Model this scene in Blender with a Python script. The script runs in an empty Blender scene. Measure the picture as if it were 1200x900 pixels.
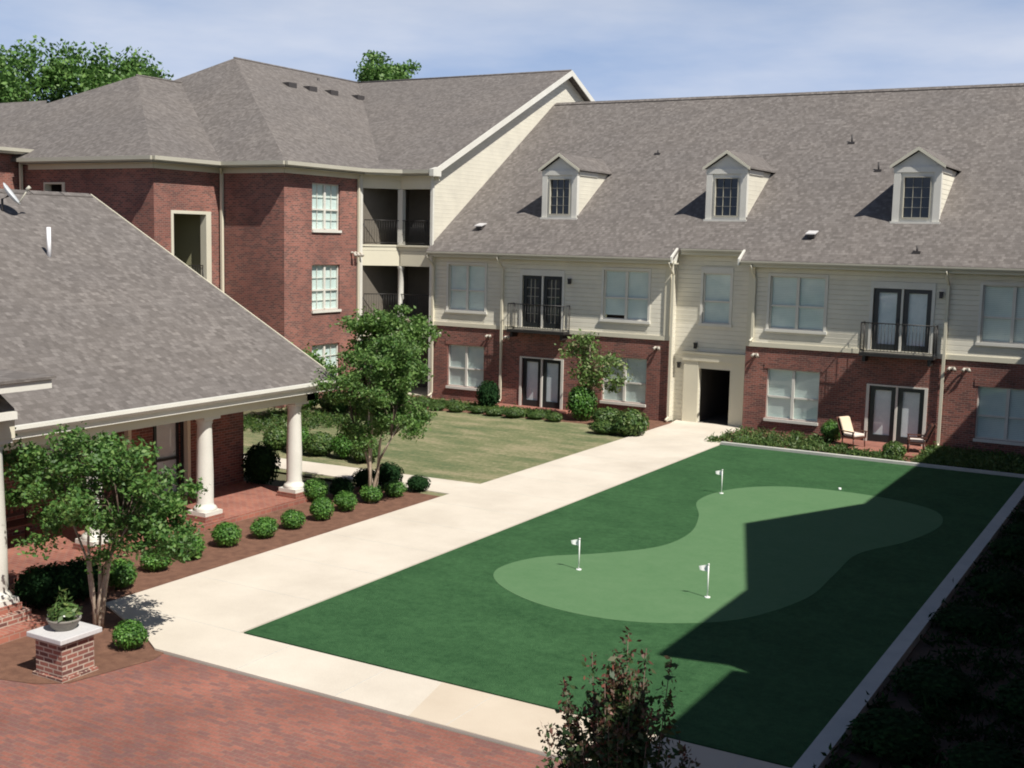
import bpy, bmesh, math, random
import numpy as np
from mathutils import Vector, Matrix
R = math.radians
random.seed(7); rng = np.random.default_rng(11)
scene = bpy.context.scene
COL = scene.collection

# ---------------------------------------------------------------- materials
def mat(name, base=(.5, .5, .5), rough=.8, **kw):
    m = bpy.data.materials.new(name); m.use_nodes = True
    nt = m.node_tree; b = nt.nodes['Principled BSDF']
    b.inputs['Base Color'].default_value = (*base, 1); b.inputs['Roughness'].default_value = rough
    for k, v in kw.items(): b.inputs[k].default_value = v
    return m
def N(nt, t, **kw):
    n = nt.nodes.new(t)
    for k, v in kw.items():
        if k in n.inputs: n.inputs[k].default_value = v
        else: setattr(n, k, v)
    return n
def ramp(nt, stops, fac):
    r = nt.nodes.new('ShaderNodeValToRGB'); e = r.color_ramp.elements
    while len(e) < len(stops): e.new(.5)
    for i, (p, c) in enumerate(stops): e[i].position = p; e[i].color = (*c, 1)
    nt.links.new(fac, r.inputs[0]); return r.outputs[0]
def noise(nt, vec, scale, detail=4, rough=.6, out=0):
    n = N(nt, 'ShaderNodeTexNoise', Scale=scale, Detail=detail, Roughness=rough)
    nt.links.new(vec, n.inputs['Vector']); return n.outputs[out]
def mix(nt, a, b, fac, mode='MIX'):
    m = nt.nodes.new('ShaderNodeMix'); m.data_type = 'RGBA'; m.blend_type = mode
    for s, i in ((fac, 0), (a, 6), (b, 7)):
        if isinstance(s, (int, float)): m.inputs[i].default_value = s
        elif isinstance(s, tuple): m.inputs[i].default_value = (*s, 1)
        else: nt.links.new(s, m.inputs[i])
    return m.outputs[2]
def math_(nt, op, a, b=0., c=None):
    m = nt.nodes.new('ShaderNodeMath'); m.operation = op
    for i, s in enumerate((a, b) if c is None else (a, b, c)):
        if isinstance(s, (int, float)): m.inputs[i].default_value = s
        else: nt.links.new(s, m.inputs[i])
    return m.outputs[0]
def bump(nt, h, strength=.5, dist=.02):
    b = nt.nodes.new('ShaderNodeBump'); b.inputs['Strength'].default_value = strength; b.inputs['Distance'].default_value = dist
    nt.links.new(h, b.inputs['Height']); nt.links.new(b.outputs[0], nt.nodes['Principled BSDF'].inputs['Normal'])
def setc(nt, c): nt.links.new(c, nt.nodes['Principled BSDF'].inputs['Base Color'])
def uvn(nt): return nt.nodes.new('ShaderNodeTexCoord').outputs['UV']
def pos(nt): return nt.nodes.new('ShaderNodeNewGeometry').outputs['Position']

def noisy(name, c0, c1, scale=3, rough=.85, bs=0, bd=.01, fine=40, **kw):
    m = mat(name, c0, rough, **kw); nt = m.node_tree; p = pos(nt)
    a = noise(nt, p, scale); b = noise(nt, p, fine, 2)
    f = math_(nt, 'ADD', math_(nt, 'MULTIPLY', a, .6), math_(nt, 'MULTIPLY', b, .4))
    setc(nt, ramp(nt, [(.32, c0), (.68, c1)], f))
    if bs: bump(nt, b, bs, bd)
    return m
def brick_mat(name, c1, c2, mortar, w=.2, h=.068, ms=.008, bs=.4, tint=None, rough=.88, odd=.7):
    m = mat(name, c1, rough); nt = m.node_tree; uv = uvn(nt)
    t = N(nt, 'ShaderNodeTexBrick', Scale=1.0); t.offset = .5
    t.inputs['Color1'].default_value = (*c1, 1); t.inputs['Color2'].default_value = (*c2, 1)
    t.inputs['Mortar'].default_value = (*mortar, 1); t.inputs['Mortar Size'].default_value = ms
    t.inputs['Mortar Smooth'].default_value = .2; t.inputs['Brick Width'].default_value = w; t.inputs['Row Height'].default_value = h
    nt.links.new(uv, t.inputs['Vector'])
    p = pos(nt)
    n1 = noise(nt, p, .55, 5, .6)
    col = mix(nt, t.outputs['Color'], ramp(nt, [(.3, (.68, .66, .66)), (.7, (1.22, 1.2, 1.16))], n1), 1., 'MULTIPLY')
    if tint:   # odd bricks, dark burnt or pale
        t2 = N(nt, 'ShaderNodeTexBrick', Scale=1.0); t2.offset = .5
        t2.inputs['Color1'].default_value = (0, 0, 0, 1); t2.inputs['Color2'].default_value = (1, 1, 1, 1); t2.inputs['Mortar'].default_value = (.5, .5, .5, 1)
        t2.inputs['Mortar Size'].default_value = ms; t2.inputs['Brick Width'].default_value = w; t2.inputs['Row Height'].default_value = h
        nt.links.new(uv, t2.inputs['Vector'])
        q = math_(nt, 'ADD', math_(nt, 'MULTIPLY', t2.outputs['Color'], .75), math_(nt, 'MULTIPLY', noise(nt, p, 1.6, 3), .5))
        col = mix(nt, col, tint, ramp(nt, [(.62, (0, 0, 0)), (.86, (odd, odd, odd))], q))
        col = mix(nt, col, ramp(nt, [(.3, (.8, .8, .8)), (.7, (1.15, 1.13, 1.1))], noise(nt, p, 28, 3, .7)), 1., 'MULTIPLY')
    setc(nt, col)
    inv = math_(nt, 'SUBTRACT', 1., t.outputs['Fac']); bump(nt, inv, bs, .008)
    return m
def shingle_mat(name, cols, rough=.95):
    m = mat(name, cols[1], rough); nt = m.node_tree; uv = uvn(nt)
    def lay(w, h, off):
        t = N(nt, 'ShaderNodeTexBrick', Scale=1.0); t.offset = off; t.squash = 1
        t.inputs['Color1'].default_value = (0, 0, 0, 1); t.inputs['Color2'].default_value = (1, 1, 1, 1)
        t.inputs['Mortar'].default_value = (.25, .25, .25, 1); t.inputs['Mortar Size'].default_value = .004
        t.inputs['Brick Width'].default_value = w; t.inputs['Row Height'].default_value = h
        nt.links.new(uv, t.inputs['Vector']); return t
    a = lay(.23, .14, .37); b = lay(.12, .14, .61)
    p = pos(nt); n = noise(nt, p, 24, 3, .8); nb = noise(nt, p, .35, 4, .6); ng = noise(nt, p, 70, 2, .6)
    f = math_(nt, 'ADD', math_(nt, 'MULTIPLY', a.outputs['Color'], .12), math_(nt, 'MULTIPLY', b.outputs['Color'], .26))
    f = math_(nt, 'ADD', f, math_(nt, 'MULTIPLY', n, .37)); f = math_(nt, 'ADD', f, math_(nt, 'MULTIPLY', ng, .25))
    c = ramp(nt, [(.25, cols[0]), (.45, cols[1]), (.58, cols[2]), (.78, cols[3])], f)
    c = mix(nt, c, ramp(nt, [(.3, (.93, .93, .94)), (.7, (1.05, 1.04, 1.03))], nb), 1., 'MULTIPLY')
    setc(nt, c)
    # butt edge of each course
    sep = nt.nodes.new('ShaderNodeSeparateXYZ'); nt.links.new(uv, sep.inputs[0])
    fr = math_(nt, 'FRACT', math_(nt, 'DIVIDE', sep.outputs[1], .14))
    h = math_(nt, 'SUBTRACT', 1., fr); h = math_(nt, 'ADD', h, math_(nt, 'MULTIPLY', b.outputs['Color'], .35))
    bump(nt, h, .8, .012); return m
def siding_mat(name, c):
    m = mat(name, c, .6); nt = m.node_tree; uv = uvn(nt)
    sep = nt.nodes.new('ShaderNodeSeparateXYZ'); nt.links.new(uv, sep.inputs[0])
    fr = math_(nt, 'FRACT', math_(nt, 'DIVIDE', sep.outputs[1], .165))
    h = ramp(nt, [(0, (1, 1, 1)), (.86, (.45, .45, .45)), (.93, (0, 0, 0)), (1, (1, 1, 1))], fr)
    bump(nt, h, .8, .022)
    n = noise(nt, pos(nt), 1.2, 4)
    setc(nt, mix(nt, c, ramp(nt, [(.3, (.9, .9, .9)), (.7, (1.05, 1.05, 1.04))], n), 1., 'MULTIPLY'))
    return m
def leaf_mat(name, c0, c1, c2=None, trans=.25, rough=.5):
    m = mat(name, c0, rough); nt = m.node_tree; b = nt.nodes['Principled BSDF']
    g = nt.nodes.new('ShaderNodeNewGeometry')
    st = [(0, c0), (.6, c1), (1, c2 or c1)]
    c = ramp(nt, st, g.outputs['Random Per Island'])
    c = mix(nt, c, ramp(nt, [(.3, (.7, .72, .7)), (.7, (1.25, 1.22, 1.1))], noise(nt, g.outputs['Position'], 2.2, 3)), 1., 'MULTIPLY')
    setc(nt, c); b.inputs['Specular IOR Level'].default_value = .35
    t = nt.nodes.new('ShaderNodeBsdfTranslucent'); ms = nt.nodes.new('ShaderNodeMixShader'); ms.inputs[0].default_value = trans
    nt.links.new(c, t.inputs[0]); nt.links.new(b.outputs[0], ms.inputs[1]); nt.links.new(t.outputs[0], ms.inputs[2])
    nt.links.new(ms.outputs[0], nt.nodes['Material Output'].inputs[0]); return m
def glass_mat(name, tint=(.97, .99, .99), r=.02):
    m = bpy.data.materials.new(name); m.use_nodes = True; nt = m.node_tree; nt.nodes.clear()
    o = nt.nodes.new('ShaderNodeOutputMaterial'); t = nt.nodes.new('ShaderNodeBsdfTransparent'); g = nt.nodes.new('ShaderNodeBsdfGlossy')
    f = nt.nodes.new('ShaderNodeLayerWeight'); f.inputs[0].default_value = .5; ms = nt.nodes.new('ShaderNodeMixShader')
    t.inputs[0].default_value = (*tint, 1); g.inputs['Roughness'].default_value = r
    fm = math_(nt, 'ADD', math_(nt, 'MULTIPLY', math_(nt, 'POWER', f.outputs[1], 4.), .8), .06)
    nt.links.new(fm, ms.inputs[0]); nt.links.new(t.outputs[0], ms.inputs[1]); nt.links.new(g.outputs[0], ms.inputs[2])
    nt.links.new(ms.outputs[0], o.inputs[0]); return m
def blind_mat(name, c, gap=.5):
    m = mat(name, c, .6); nt = m.node_tree
    sep = nt.nodes.new('ShaderNodeSeparateXYZ'); nt.links.new(pos(nt), sep.inputs[0])
    fr = math_(nt, 'FRACT', math_(nt, 'DIVIDE', sep.outputs[2], .06))
    dk = tuple(x*gap for x in c)
    setc(nt, mix(nt, ramp(nt, [(0, dk), (.18, c), (.8, c), (1, dk)], fr), ramp(nt, [(.35, (.82, .86, .88)), (.65, (1.0, 1.0, 1.0))], noise(nt, pos(nt), 1.3, 2)), 1., 'MULTIPLY'))
    bump(nt, fr, .5, .01); return m

M = {}
M['brick'] = brick_mat('brick', (.29, .105, .083), (.19, .073, .06), (.31, .22, .19), tint=(.12, .055, .05))
M['brick_pav'] = brick_mat('porch_brick', (.34, .13, .09), (.25, .09, .07), (.3, .2, .16), w=.2, h=.1)
M['brick_pier'] = brick_mat('pier_brick', (.33, .13, .1), (.2, .075, .062), (.48, .4, .34), w=.2, h=.075, ms=.012, tint=(.1, .05, .045))
M['plaza'] = brick_mat('plaza_brick', (.29, .115, .088), (.21, .084, .068), (.21, .135, .11), w=.2, h=.09, ms=.007, bs=.35, tint=(.17, .1, .1), odd=.4)
M['shingle'] = shingle_mat('shingle', [(.092, .081, .075), (.128, .114, .106), (.16, .144, .135), (.235, .214, .2)])
M['siding'] = siding_mat('siding', (.71, .675, .575))
M['cream'] = noisy('cream_trim', (.62, .58, .46), (.68, .64, .51), 1, .55)
M['white'] = noisy('white_trim', (.60, .585, .53), (.72, .705, .65), 1.3, .5)
M['fascia'] = noisy('fascia_paint', (.58, .55, .45), (.64, .61, .5), 1, .5)
M['gutter'] = noisy('gutter_metal', (.40, .38, .31), (.46, .44, .37), 1, .5)
M['glass'] = glass_mat('window_glass')
M['glassdark'] = mat('dark_glass', (.012, .016, .02), .06)
M['blind'] = blind_mat('blinds', (.76, .85, .82), .8)
M['blind2'] = blind_mat('blinds_pale', (.76, .87, .82), .85)
M['curtain'] = noisy('curtain', (.68, .74, .77), (.82, .86, .88), 5, .8)
M['drape'] = noisy('drape_dark', (.06, .06, .062), (.10, .10, .105), 5, .8)
M['door'] = mat('door_paint', (.018, .022, .024), .35)
M['iron'] = mat('railing_metal', (.02, .018, .018), .45)
M['interior'] = mat('interior', (.055, .048, .042), .9)
M['stair'] = mat('stair_plaster', (.34, .33, .2), .9)
M['porchwall'] = noisy('porch_wall_paint', (.13, .115, .095), (.17, .15, .125), 2, .8)
M['concrete'] = noisy('concrete', (.50, .445, .375), (.67, .61, .525), .55, .85, .25, .004, 60)
M['concrete_tan'] = noisy('concrete_tan', (.50, .42, .33), (.60, .52, .42), .8, .85, .25, .004, 60)
M['kerbm'] = noisy('kerb_concrete', (.42, .42, .40), (.56, .55, .51), 2, .85, .2, .004, 60)
M['mulch'] = noisy('mulch', (.10, .045, .028), (.25, .125, .08), 5, .95, .8, .03, 70)
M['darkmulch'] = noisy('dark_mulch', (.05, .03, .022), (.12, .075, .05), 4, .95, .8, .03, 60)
M['soil'] = noisy('soil', (.08, .09, .04), (.14, .12, .07), .2, .95)
def turf(name, c0, c1, bs, sx=5.):
    m = mat(name, c0, .9); nt = m.node_tree; p = pos(nt)
    mp = N(nt, 'ShaderNodeMapping'); mp.inputs['Scale'].default_value = (1, 1.25, 1); nt.links.new(p, mp.inputs[0])
    a = noise(nt, mp.outputs[0], .7, 5, .65); b = noise(nt, p, sx, 5, .75); c = noise(nt, p, 60, 2)
    d = noise(nt, p, 18, 3, .8)
    f = math_(nt, 'ADD', math_(nt, 'MULTIPLY', a, .25), math_(nt, 'MULTIPLY', b, .3)); f = math_(nt, 'ADD', f, math_(nt, 'MULTIPLY', c, .2)); f = math_(nt, 'ADD', f, math_(nt, 'MULTIPLY', d, .25))
    setc(nt, ramp(nt, [(.36, c0), (.64, c1)], f)); bump(nt, c, bs, .02); nt.nodes['Principled BSDF'].inputs['Specular IOR Level'].default_value = .15
    return m
M['turf'] = turf('turf', (.015, .055, .020), (.058, .145, .058), 1.)
M['putt'] = turf('putting_turf', (.080, .170, .076), (.112, .203, .100), .25, 3.)
def lawn():
    m = mat('lawn', (.1, .12, .04), .95); nt = m.node_tree; p = pos(nt)
    mp = N(nt, 'ShaderNodeMapping'); mp.inputs['Scale'].default_value = (.5, 1.4, 1); mp.inputs['Rotation'].default_value = (0, 0, .3); nt.links.new(p, mp.inputs[0])
    a = noise(nt, mp.outputs[0], .8, 5, .65); b = noise(nt, p, 7, 4, .7); c = noise(nt, p, 50, 2)
    f = math_(nt, 'ADD', math_(nt, 'MULTIPLY', a, .6), math_(nt, 'MULTIPLY', b, .4))
    col = ramp(nt, [(.38, (.085, .125, .05)), (.49, (.17, .185, .085)), (.58, (.30, .265, .155))], f)
    setc(nt, mix(nt, col, ramp(nt, [(.3, (.7, .7, .7)), (.7, (1.2, 1.2, 1.2))], c), 1., 'MULTIPLY')); bump(nt, c, .8, .03)
    return m
M['lawn'] = lawn()
M['bark'] = noisy('bark', (.30, .22, .16), (.52, .43, .34), 6, .8, .3, .01)
M['barkd'] = noisy('dark_bark', (.09, .06, .045), (.18, .13, .1), 6, .85, .4, .01)
M['leafA'] = leaf_mat('crepe_leaf', (.045, .12, .028), (.10, .21, .05), (.18, .29, .085), .38)
M['leafB'] = leaf_mat('crepe_leaf_light', (.06, .145, .035), (.13, .24, .06), (.21, .32, .11), .4)
M['leafC'] = leaf_mat('sparse_leaf', (.10, .18, .05), (.18, .29, .09), (.32, .33, .2), .35)
M['shrub'] = leaf_mat('shrub_leaf', (.03, .095, .018), (.075, .19, .032), (.14, .28, .06))
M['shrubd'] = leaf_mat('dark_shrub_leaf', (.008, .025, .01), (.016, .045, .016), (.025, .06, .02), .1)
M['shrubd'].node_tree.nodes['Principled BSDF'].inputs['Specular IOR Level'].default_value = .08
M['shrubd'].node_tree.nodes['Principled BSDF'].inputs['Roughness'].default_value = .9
M['shrubg'] = leaf_mat('hedge_leaf', (.035, .08, .022), (.075, .14, .035), (.12, .17, .05))
M['leafR'] = leaf_mat('red_tip_leaf', (.022, .055, .018), (.045, .085, .028), (.09, .09, .04), .25)
M['bgleaf'] = leaf_mat('far_leaf', (.06, .14, .035), (.12, .24, .06), (.2, .33, .1), .38)
M['liriope'] = leaf_mat('liriope', (.04, .09, .025), (.09, .16, .045), (.15, .2, .07))
M['pot'] = noisy('pot', (.16, .15, .13), (.24, .22, .19), 8, .7)
M['stone'] = noisy('cap_stone', (.46, .45, .455), (.58, .57, .57), 3, .8)
M['flag'] = mat('flag_white', (.85, .86, .84), .5)
M['cup'] = mat('cup_white', (.75, .77, .75), .4)
M['cush'] = noisy('cushion', (.62, .5, .36), (.72, .6, .45), 8, .9)
M['cushw'] = noisy('cushion_pale', (.66, .58, .52), (.75, .68, .62), 8, .9)
M['wood'] = noisy('chair_wood', (.06, .025, .018), (.12, .045, .03), 8, .5)
M['dish'] = noisy('dish_metal', (.55, .58, .6), (.68, .7, .72), 3, .4)
M['pvc'] = mat('pvc_white', (.85, .84, .86), .4)
M['vent'] = mat('vent_dark', (.05, .045, .045), .6)
M['lamp'] = mat('lamp_white', (.48, .44, .38), .5)

# ---------------------------------------------------------------- mesh builder
class MB:
    def __init__(s, p0=(0, 0), u=(1, 0), n=(0, 1)):
        s.v = []; s.f = []; s.m = []; s.p0 = p0; s.u = u; s.n = n; s.sm = []; s.br = []
    def cut(s): s.br.append((len(s.v), len(s.f))); return s
    def P(s, a, d, z): return (s.p0[0]+s.u[0]*a+s.n[0]*d, s.p0[1]+s.u[1]*a+s.n[1]*d, z)
    def add(s, vs, fs, mi=0, sm=False):
        k = len(s.v); s.v += [s.P(*q) for q in vs]
        for f in fs: s.f.append([k+i for i in f]); s.m.append(mi); s.sm.append(sm)
        return s
    def poly(s, pts, mi=0): return s.add(pts, [list(range(len(pts)))], mi)
    def box(s, a0, a1, d0, d1, z0, z1, mi=0):
        vs = [(a, d, z) for z in (z0, z1) for d in (d0, d1) for a in (a0, a1)]
        return s.add(vs, [(0, 2, 3, 1), (4, 5, 7, 6), (0, 1, 5, 4), (2, 6, 7, 3), (0, 4, 6, 2), (1, 3, 7, 5)], mi)
    def prism(s, pts, off, mi=0):      # polygon pts extruded by vector off
        n = len(pts); q = [(p[0]+off[0], p[1]+off[1], p[2]+off[2]) for p in pts]
        fs = [list(range(n)), list(range(2*n-1, n-1, -1))]+[(i, i+n, (i+1) % n+n, (i+1) % n) for i in range(n)]
        return s.add(list(pts)+q, fs, mi)
    def ring(s, prof, cx, cy, k=20, mi=0, sm=True, sx=1, sy=1):   # lathe, prof = [(r, z)]
        vs = []; fs = []
        for r, z in prof:
            for i in range(k):
                a = 2*math.pi*i/k; vs.append((cx+r*sx*math.cos(a), cy+r*sy*math.sin(a), z))
        for j in range(len(prof)-1):
            for i in range(k): fs.append((j*k+i, j*k+(i+1) % k, (j+1)*k+(i+1) % k, (j+1)*k+i))
        s.add(vs, fs, mi, sm)
        s.add([vs[i] for i in range(k)], [list(range(k))[::-1]], mi); s.add([vs[-k+i] for i in range(k)], [list(range(k))], mi)
        return s
    def tube(s, pts, rads, k=7, mi=0):
        pts = [Vector(p) for p in pts]; vs = []; fs = []
        if isinstance(rads, (int, float)): rads = [rads]*len(pts)
        for i, p in enumerate(pts):
            t = (pts[min(i+1, len(pts)-1)]-pts[max(i-1, 0)]).normalized()
            x = t.cross(Vector((0, 0, 1)) if abs(t.z) < .9 else Vector((1, 0, 0))).normalized(); y = t.cross(x)
            for j in range(k):
                a = 2*math.pi*j/k; q = p+(x*math.cos(a)+y*math.sin(a))*rads[i]; vs.append(tuple(q))
        for i in range(len(pts)-1):
            for j in range(k): fs.append((i*k+j, i*k+(j+1) % k, (i+1)*k+(j+1) % k, (i+1)*k+j))
        fs.append(list(range(k))); fs.append(list(range(len(vs)-k, len(vs))))
        return s.add(vs, fs, mi, True)
    def build(s, name, mats, parent=None, recalc=True, off=None):
        if s.br:      # pieces marked with cut() become objects of their own
            bs = [(0, 0)]+[b for b in s.br if 0 < b[1] < len(s.f)]+[(len(s.v), len(s.f))]; first = None
            for (v0, f0), (v1, f1) in zip(bs, bs[1:]):
                q = MB(); q.v = s.v[v0:v1]; q.f = [[i-v0 for i in f] for f in s.f[f0:f1]]; q.m = s.m[f0:f1]; q.sm = s.sm[f0:f1]
                o = q.build(name, mats, parent, recalc); first = first or o
            return first
        me = bpy.data.meshes.new(name); me.from_pydata(s.v, [], s.f)
        if not isinstance(mats, (list, tuple)): mats = [mats]
        for m in mats: me.materials.append(M[m])
        me.polygons.foreach_set('material_index', s.m); me.polygons.foreach_set('use_smooth', s.sm)
        if recalc:
            bm = bmesh.new(); bm.from_mesh(me); bmesh.ops.recalc_face_normals(bm, faces=bm.faces); bm.to_mesh(me); bm.free()
        me.update()
        uv = me.uv_layers.new(name='UVMap')
        for p in me.polygons:
            n = p.normal
            if abs(n.z) > .985: t = Vector((1, 0, 0)); w = Vector((0, 1, 0))
            else: t = Vector((-n.y, n.x, 0)).normalized(); w = n.cross(t); w = w if w.z > 0 else -w
            for li in p.loop_indices:
                c = me.vertices[me.loops[li].vertex_index].co; uv.data[li].uv = (c.dot(t), c.dot(w))
        o = bpy.data.objects.new(name, me); COL.objects.link(o)
        if parent is not None:
            o.parent = parent
            w = Matrix.Identity(4); q = parent
            while q is not None: w = q.matrix_basis @ w if False else Matrix.Translation(q.location) @ w; q = q.parent
            me.transform(w.inverted())
        return o
def tag(o, label, cat, group=None, kind=None):
    if label: o['label'] = label
    if cat: o['category'] = cat
    if group: o['group'] = group
    if kind: o['kind'] = kind
    return o
def struct(o, kind='structure'): o['kind'] = kind; return o
def thing(name, loc, label, cat, group=None):
    o = bpy.data.objects.new(name, None); COL.objects.link(o); o.location = loc; o.empty_display_size = .3
    return tag(o, label, cat, group)

def wall(mb, a0, a1, z0, z1, holes=(), rev=.16, mi=0, mr=None, cut=None):
    """rectangular wall face at d=0 with rectangular holes and reveals"""
    A = sorted({a0, a1, *[h[0] for h in holes], *[h[1] for h in holes]}); A = [a for a in A if a0 <= a <= a1]
    Z = sorted({z0, z1, *[h[2] for h in holes], *[h[3] for h in holes]}); Z = [z for z in Z if z0 <= z <= z1]
    for i in range(len(A)-1):
        for j in range(len(Z)-1):
            am = (A[i]+A[i+1])/2; zm = (Z[j]+Z[j+1])/2
            if any(h[0] < am < h[1] and h[2] < zm < h[3] for h in holes): continue
            mb.poly([(A[i], 0, Z[j]), (A[i+1], 0, Z[j]), (A[i+1], 0, Z[j+1]), (A[i], 0, Z[j+1])], mi)
    mr = mi if mr is None else mr
    for h in holes:
        x0, x1, y0, y1 = h[:4]
        for q in (((x0, 0, y0), (x0, 0, y1), (x0, -rev, y1), (x0, -rev, y0)), ((x1, 0, y0), (x1, 0, y1), (x1, -rev, y1), (x1, -rev, y0)),
                  ((x0, 0, y0), (x1, 0, y0), (x1, -rev, y0), (x0, -rev, y0)), ((x0, 0, y1), (x1, 0, y1), (x1, -rev, y1), (x0, -rev, y1))):
            mb.poly(list(q), mr)

def window(fr, h, parent, blind='blind', twin=True, case=.09, grid=(2, 2), sill=True, frame='white', header=0, deep=.07):
    """fr=(p0,u,n); h=(a0,a1,z0,z1)"""
    a0, a1, z0, z1 = h; m = MB(*fr)
    if case:
        m.box(a0-case, a0, -.02, .035, z0-case, z1+case+header); m.box(a1, a1+case, -.02, .035, z0-case, z1+case+header)
        m.box(a0, a1, -.02, .035, z1, z1+case+header)
    if sill: m.box(a0-case-.03, a1+case+.03, -.02, .075, z0-.1, z0-.002)
    f = .045; D0, D1 = -deep-.05, -deep+.01
    m.box(a0, a0+f, D0, D1, z0, z1); m.box(a1-f, a1, D0, D1, z0, z1); m.box(a0+f, a1-f, D0, D1, z0, z0+f); m.box(a0+f, a1-f, D0, D1, z1-f, z1)
    cols = 2 if twin else 1; w = (a1-a0)/cols
    if twin: m.box((a0+a1)/2-.05, (a0+a1)/2+.05, D0, D1+.02, z0+f, z1-f)
    zc = z0+(z1-z0)*.44
    for c in range(cols):
        b0 = a0+c*w+(f if c == 0 else .05); b1 = a0+(c+1)*w-(f if c == cols-1 else .05)
        m.box(b0, b1, D0+.005, D1+.005, zc-.03, zc+.03)
        if grid:
            for k in range(1, grid[0]):
                q = b0+(b1-b0)*k/grid[0]; m.box(q-.009, q+.009, D0+.01, D1-.012, z0+f, z1-f)
            for lo, hi in ((z0+f, zc-.03), (zc+.03, z1-f)):
                for k in range(1, grid[1]):
                    q = lo+(hi-lo)*k/grid[1]; m.box(b0, b1, D0+.014, D1-.016, q-.009, q+.009)
    o = m.build('window', frame, parent)
    g = MB(*fr); g.poly([(a0+f, -deep-.03, z0+f), (a1-f, -deep-.03, z0+f), (a1-f, -deep-.03, z1-f), (a0+f, -deep-.03, z1-f)]).build('pane', 'glass' if blind else 'glassdark', o)
    if blind:
        mid = (a0+a1)/2 if twin and blind.startswith('blind') else None
        for q0, q1 in (((a0-.0, mid-.02), (mid+.02, a1+.0)) if mid else ((a0, a1),)):
            up = random.choice((0, 0, 0, 0, .03, .1)) if blind.startswith('blind') else 0
            MB(*fr).box(q0, q1, -deep-.09, -deep-.065, z0-.02+(z1-z0)*up, z1+.02).build('blind', blind, o)
        MB(*fr).box(a0-.1, a1+.1, -deep-.5, -deep-.45, z0-.1, z1+.1).build('room', 'interior', o)
    return o
def french(fr, h, parent, fill='curtain', casecol='white', header=.12, grid=None):
    a0, a1, z0, z1 = h; m = MB(*fr); c = .1
    m.box(a0-c, a0, -.02, .04, z0, z1+c+header); m.box(a1, a1+c, -.02, .04, z0, z1+c+header); m.box(a0, a1, -.02, .04, z1, z1+c+header)
    mid = (a0+a1)/2; m.box(mid-.035, mid+.035, -.1, .0, z0, z1)
    o = m.build('door', casecol, parent)
    d = MB(*fr); g = MB(*fr)
    for s0, s1 in ((a0+.01, mid-.037), (mid+.037, a1-.01)):
        D0, D1 = -.12, -.06; st = .15
        d.box(s0, s0+st, D0, D1, z0+.01, z1-.01); d.box(s1-st, s1, D0, D1, z0+.01, z1-.01)
        d.box(s0+st, s1-st, D0, D1, z0+.01, z0+.24); d.box(s0+st, s1-st, D0, D1, z1-.14, z1-.01)
        if grid:
            for k in range(1, grid[0]): q = s0+st+(s1-s0-2*st)*k/grid[0]; d.box(q-.01, q+.01, D0+.01, D1-.01, z0+.24, z1-.14, 1)
            for k in range(1, grid[1]): q = z0+.24+(z1-z0-.38)*k/grid[1]; d.box(s0+st, s1-st, D0+.012, D1-.012, q-.01, q+.01, 1)
        g.poly([(s0+st, -.1, z0+.2), (s1-st, -.1, z0+.2), (s1-st, -.1, z1-.1), (s0+st, -.1, z1-.1)])
    d.tube([d.P(0, 0, 0) and (mid-.1, -.03, z0+1.0), (mid-.1, -.03, z0+1.12)], .012)
    d.build('door_leaf', ['door', 'gutter'], o); g.build('pane', 'glass', o)
    MB(*fr).box(a0-.02, a1+.02, -.17, -.135, z0, z1).build('curtain', fill, o)
    return o
def railing(m, pts, z0, z1, step=.11):
    """iron railing along plan points"""
    for (xa, ya), (xb, yb) in zip(pts, pts[1:]):
        L = math.hypot(xb-xa, yb-ya); n = max(2, int(L/step)); q = Vector((xb-xa, yb-ya, 0)).normalized()
        for z in (z0+.08, z1): m.tube([(xa, ya, z), (xb, yb, z)], .018 if z == z1 else .013, 5)
        for i in range(n+1):
            t = i/n; m.tube([(xa+(xb-xa)*t, ya+(yb-ya)*t, z0+(.0 if i in (0, n) else .08)), (xa+(xb-xa)*t, ya+(yb-ya)*t, z1)], .018 if i in (0, n) else .008, 4)

# ---------------------------------------------------------------- foliage
def leaves(name, pts, size, matn, parent=None, up=.35, asp=.55, out=None):
    """pts Nx3 -> one mesh of small pointed leaf blades; out = outward dirs Nx3 to bias the normals"""
    n = len(pts); s = size*rng.uniform(.65, 1.35, (n, 1))
    nr = rng.normal(size=(n, 3)); nr /= np.linalg.norm(nr, axis=1, keepdims=True); nr[:, 2] = abs(nr[:, 2])*.6+up
    if out is not None: nr = nr*.7+out*.9
    nr /= np.linalg.norm(nr, axis=1, keepdims=True)
    t = rng.normal(size=(n, 3)); t -= (t*nr).sum(1, keepdims=True)*nr; t /= np.linalg.norm(t, axis=1, keepdims=True); b = np.cross(nr, t)
    V = np.empty((n, 4, 3)); V[:, 0] = pts-t*s; V[:, 1] = pts+b*s*asp+t*s*.1-nr*s*.12; V[:, 2] = pts+t*s; V[:, 3] = pts-b*s*asp+t*s*.1-nr*s*.12
    me = bpy.data.meshes.new(name); me.vertices.add(n*4); me.vertices.foreach_set('co', V.reshape(-1))
    me.loops.add(n*4); me.loops.foreach_set('vertex_index', np.arange(n*4)); me.polygons.add(n)
    me.polygons.foreach_set('loop_start', np.arange(0, n*4, 4)); me.polygons.foreach_set('loop_total', np.full(n, 4)); me.update(); me.validate()
    me.materials.append(M[matn]); o = bpy.data.objects.new(name, me); COL.objects.link(o)
    if parent is not None: o.parent = parent
    return o
def blob(n, c, r, shell=.75):
    d = rng.normal(size=(n, 3)); d /= np.linalg.norm(d, axis=1, keepdims=True)
    rr = shell+(1-shell)*rng.random((n, 1)); return np.array(c)+d*rr*np.array(r), d
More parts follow.
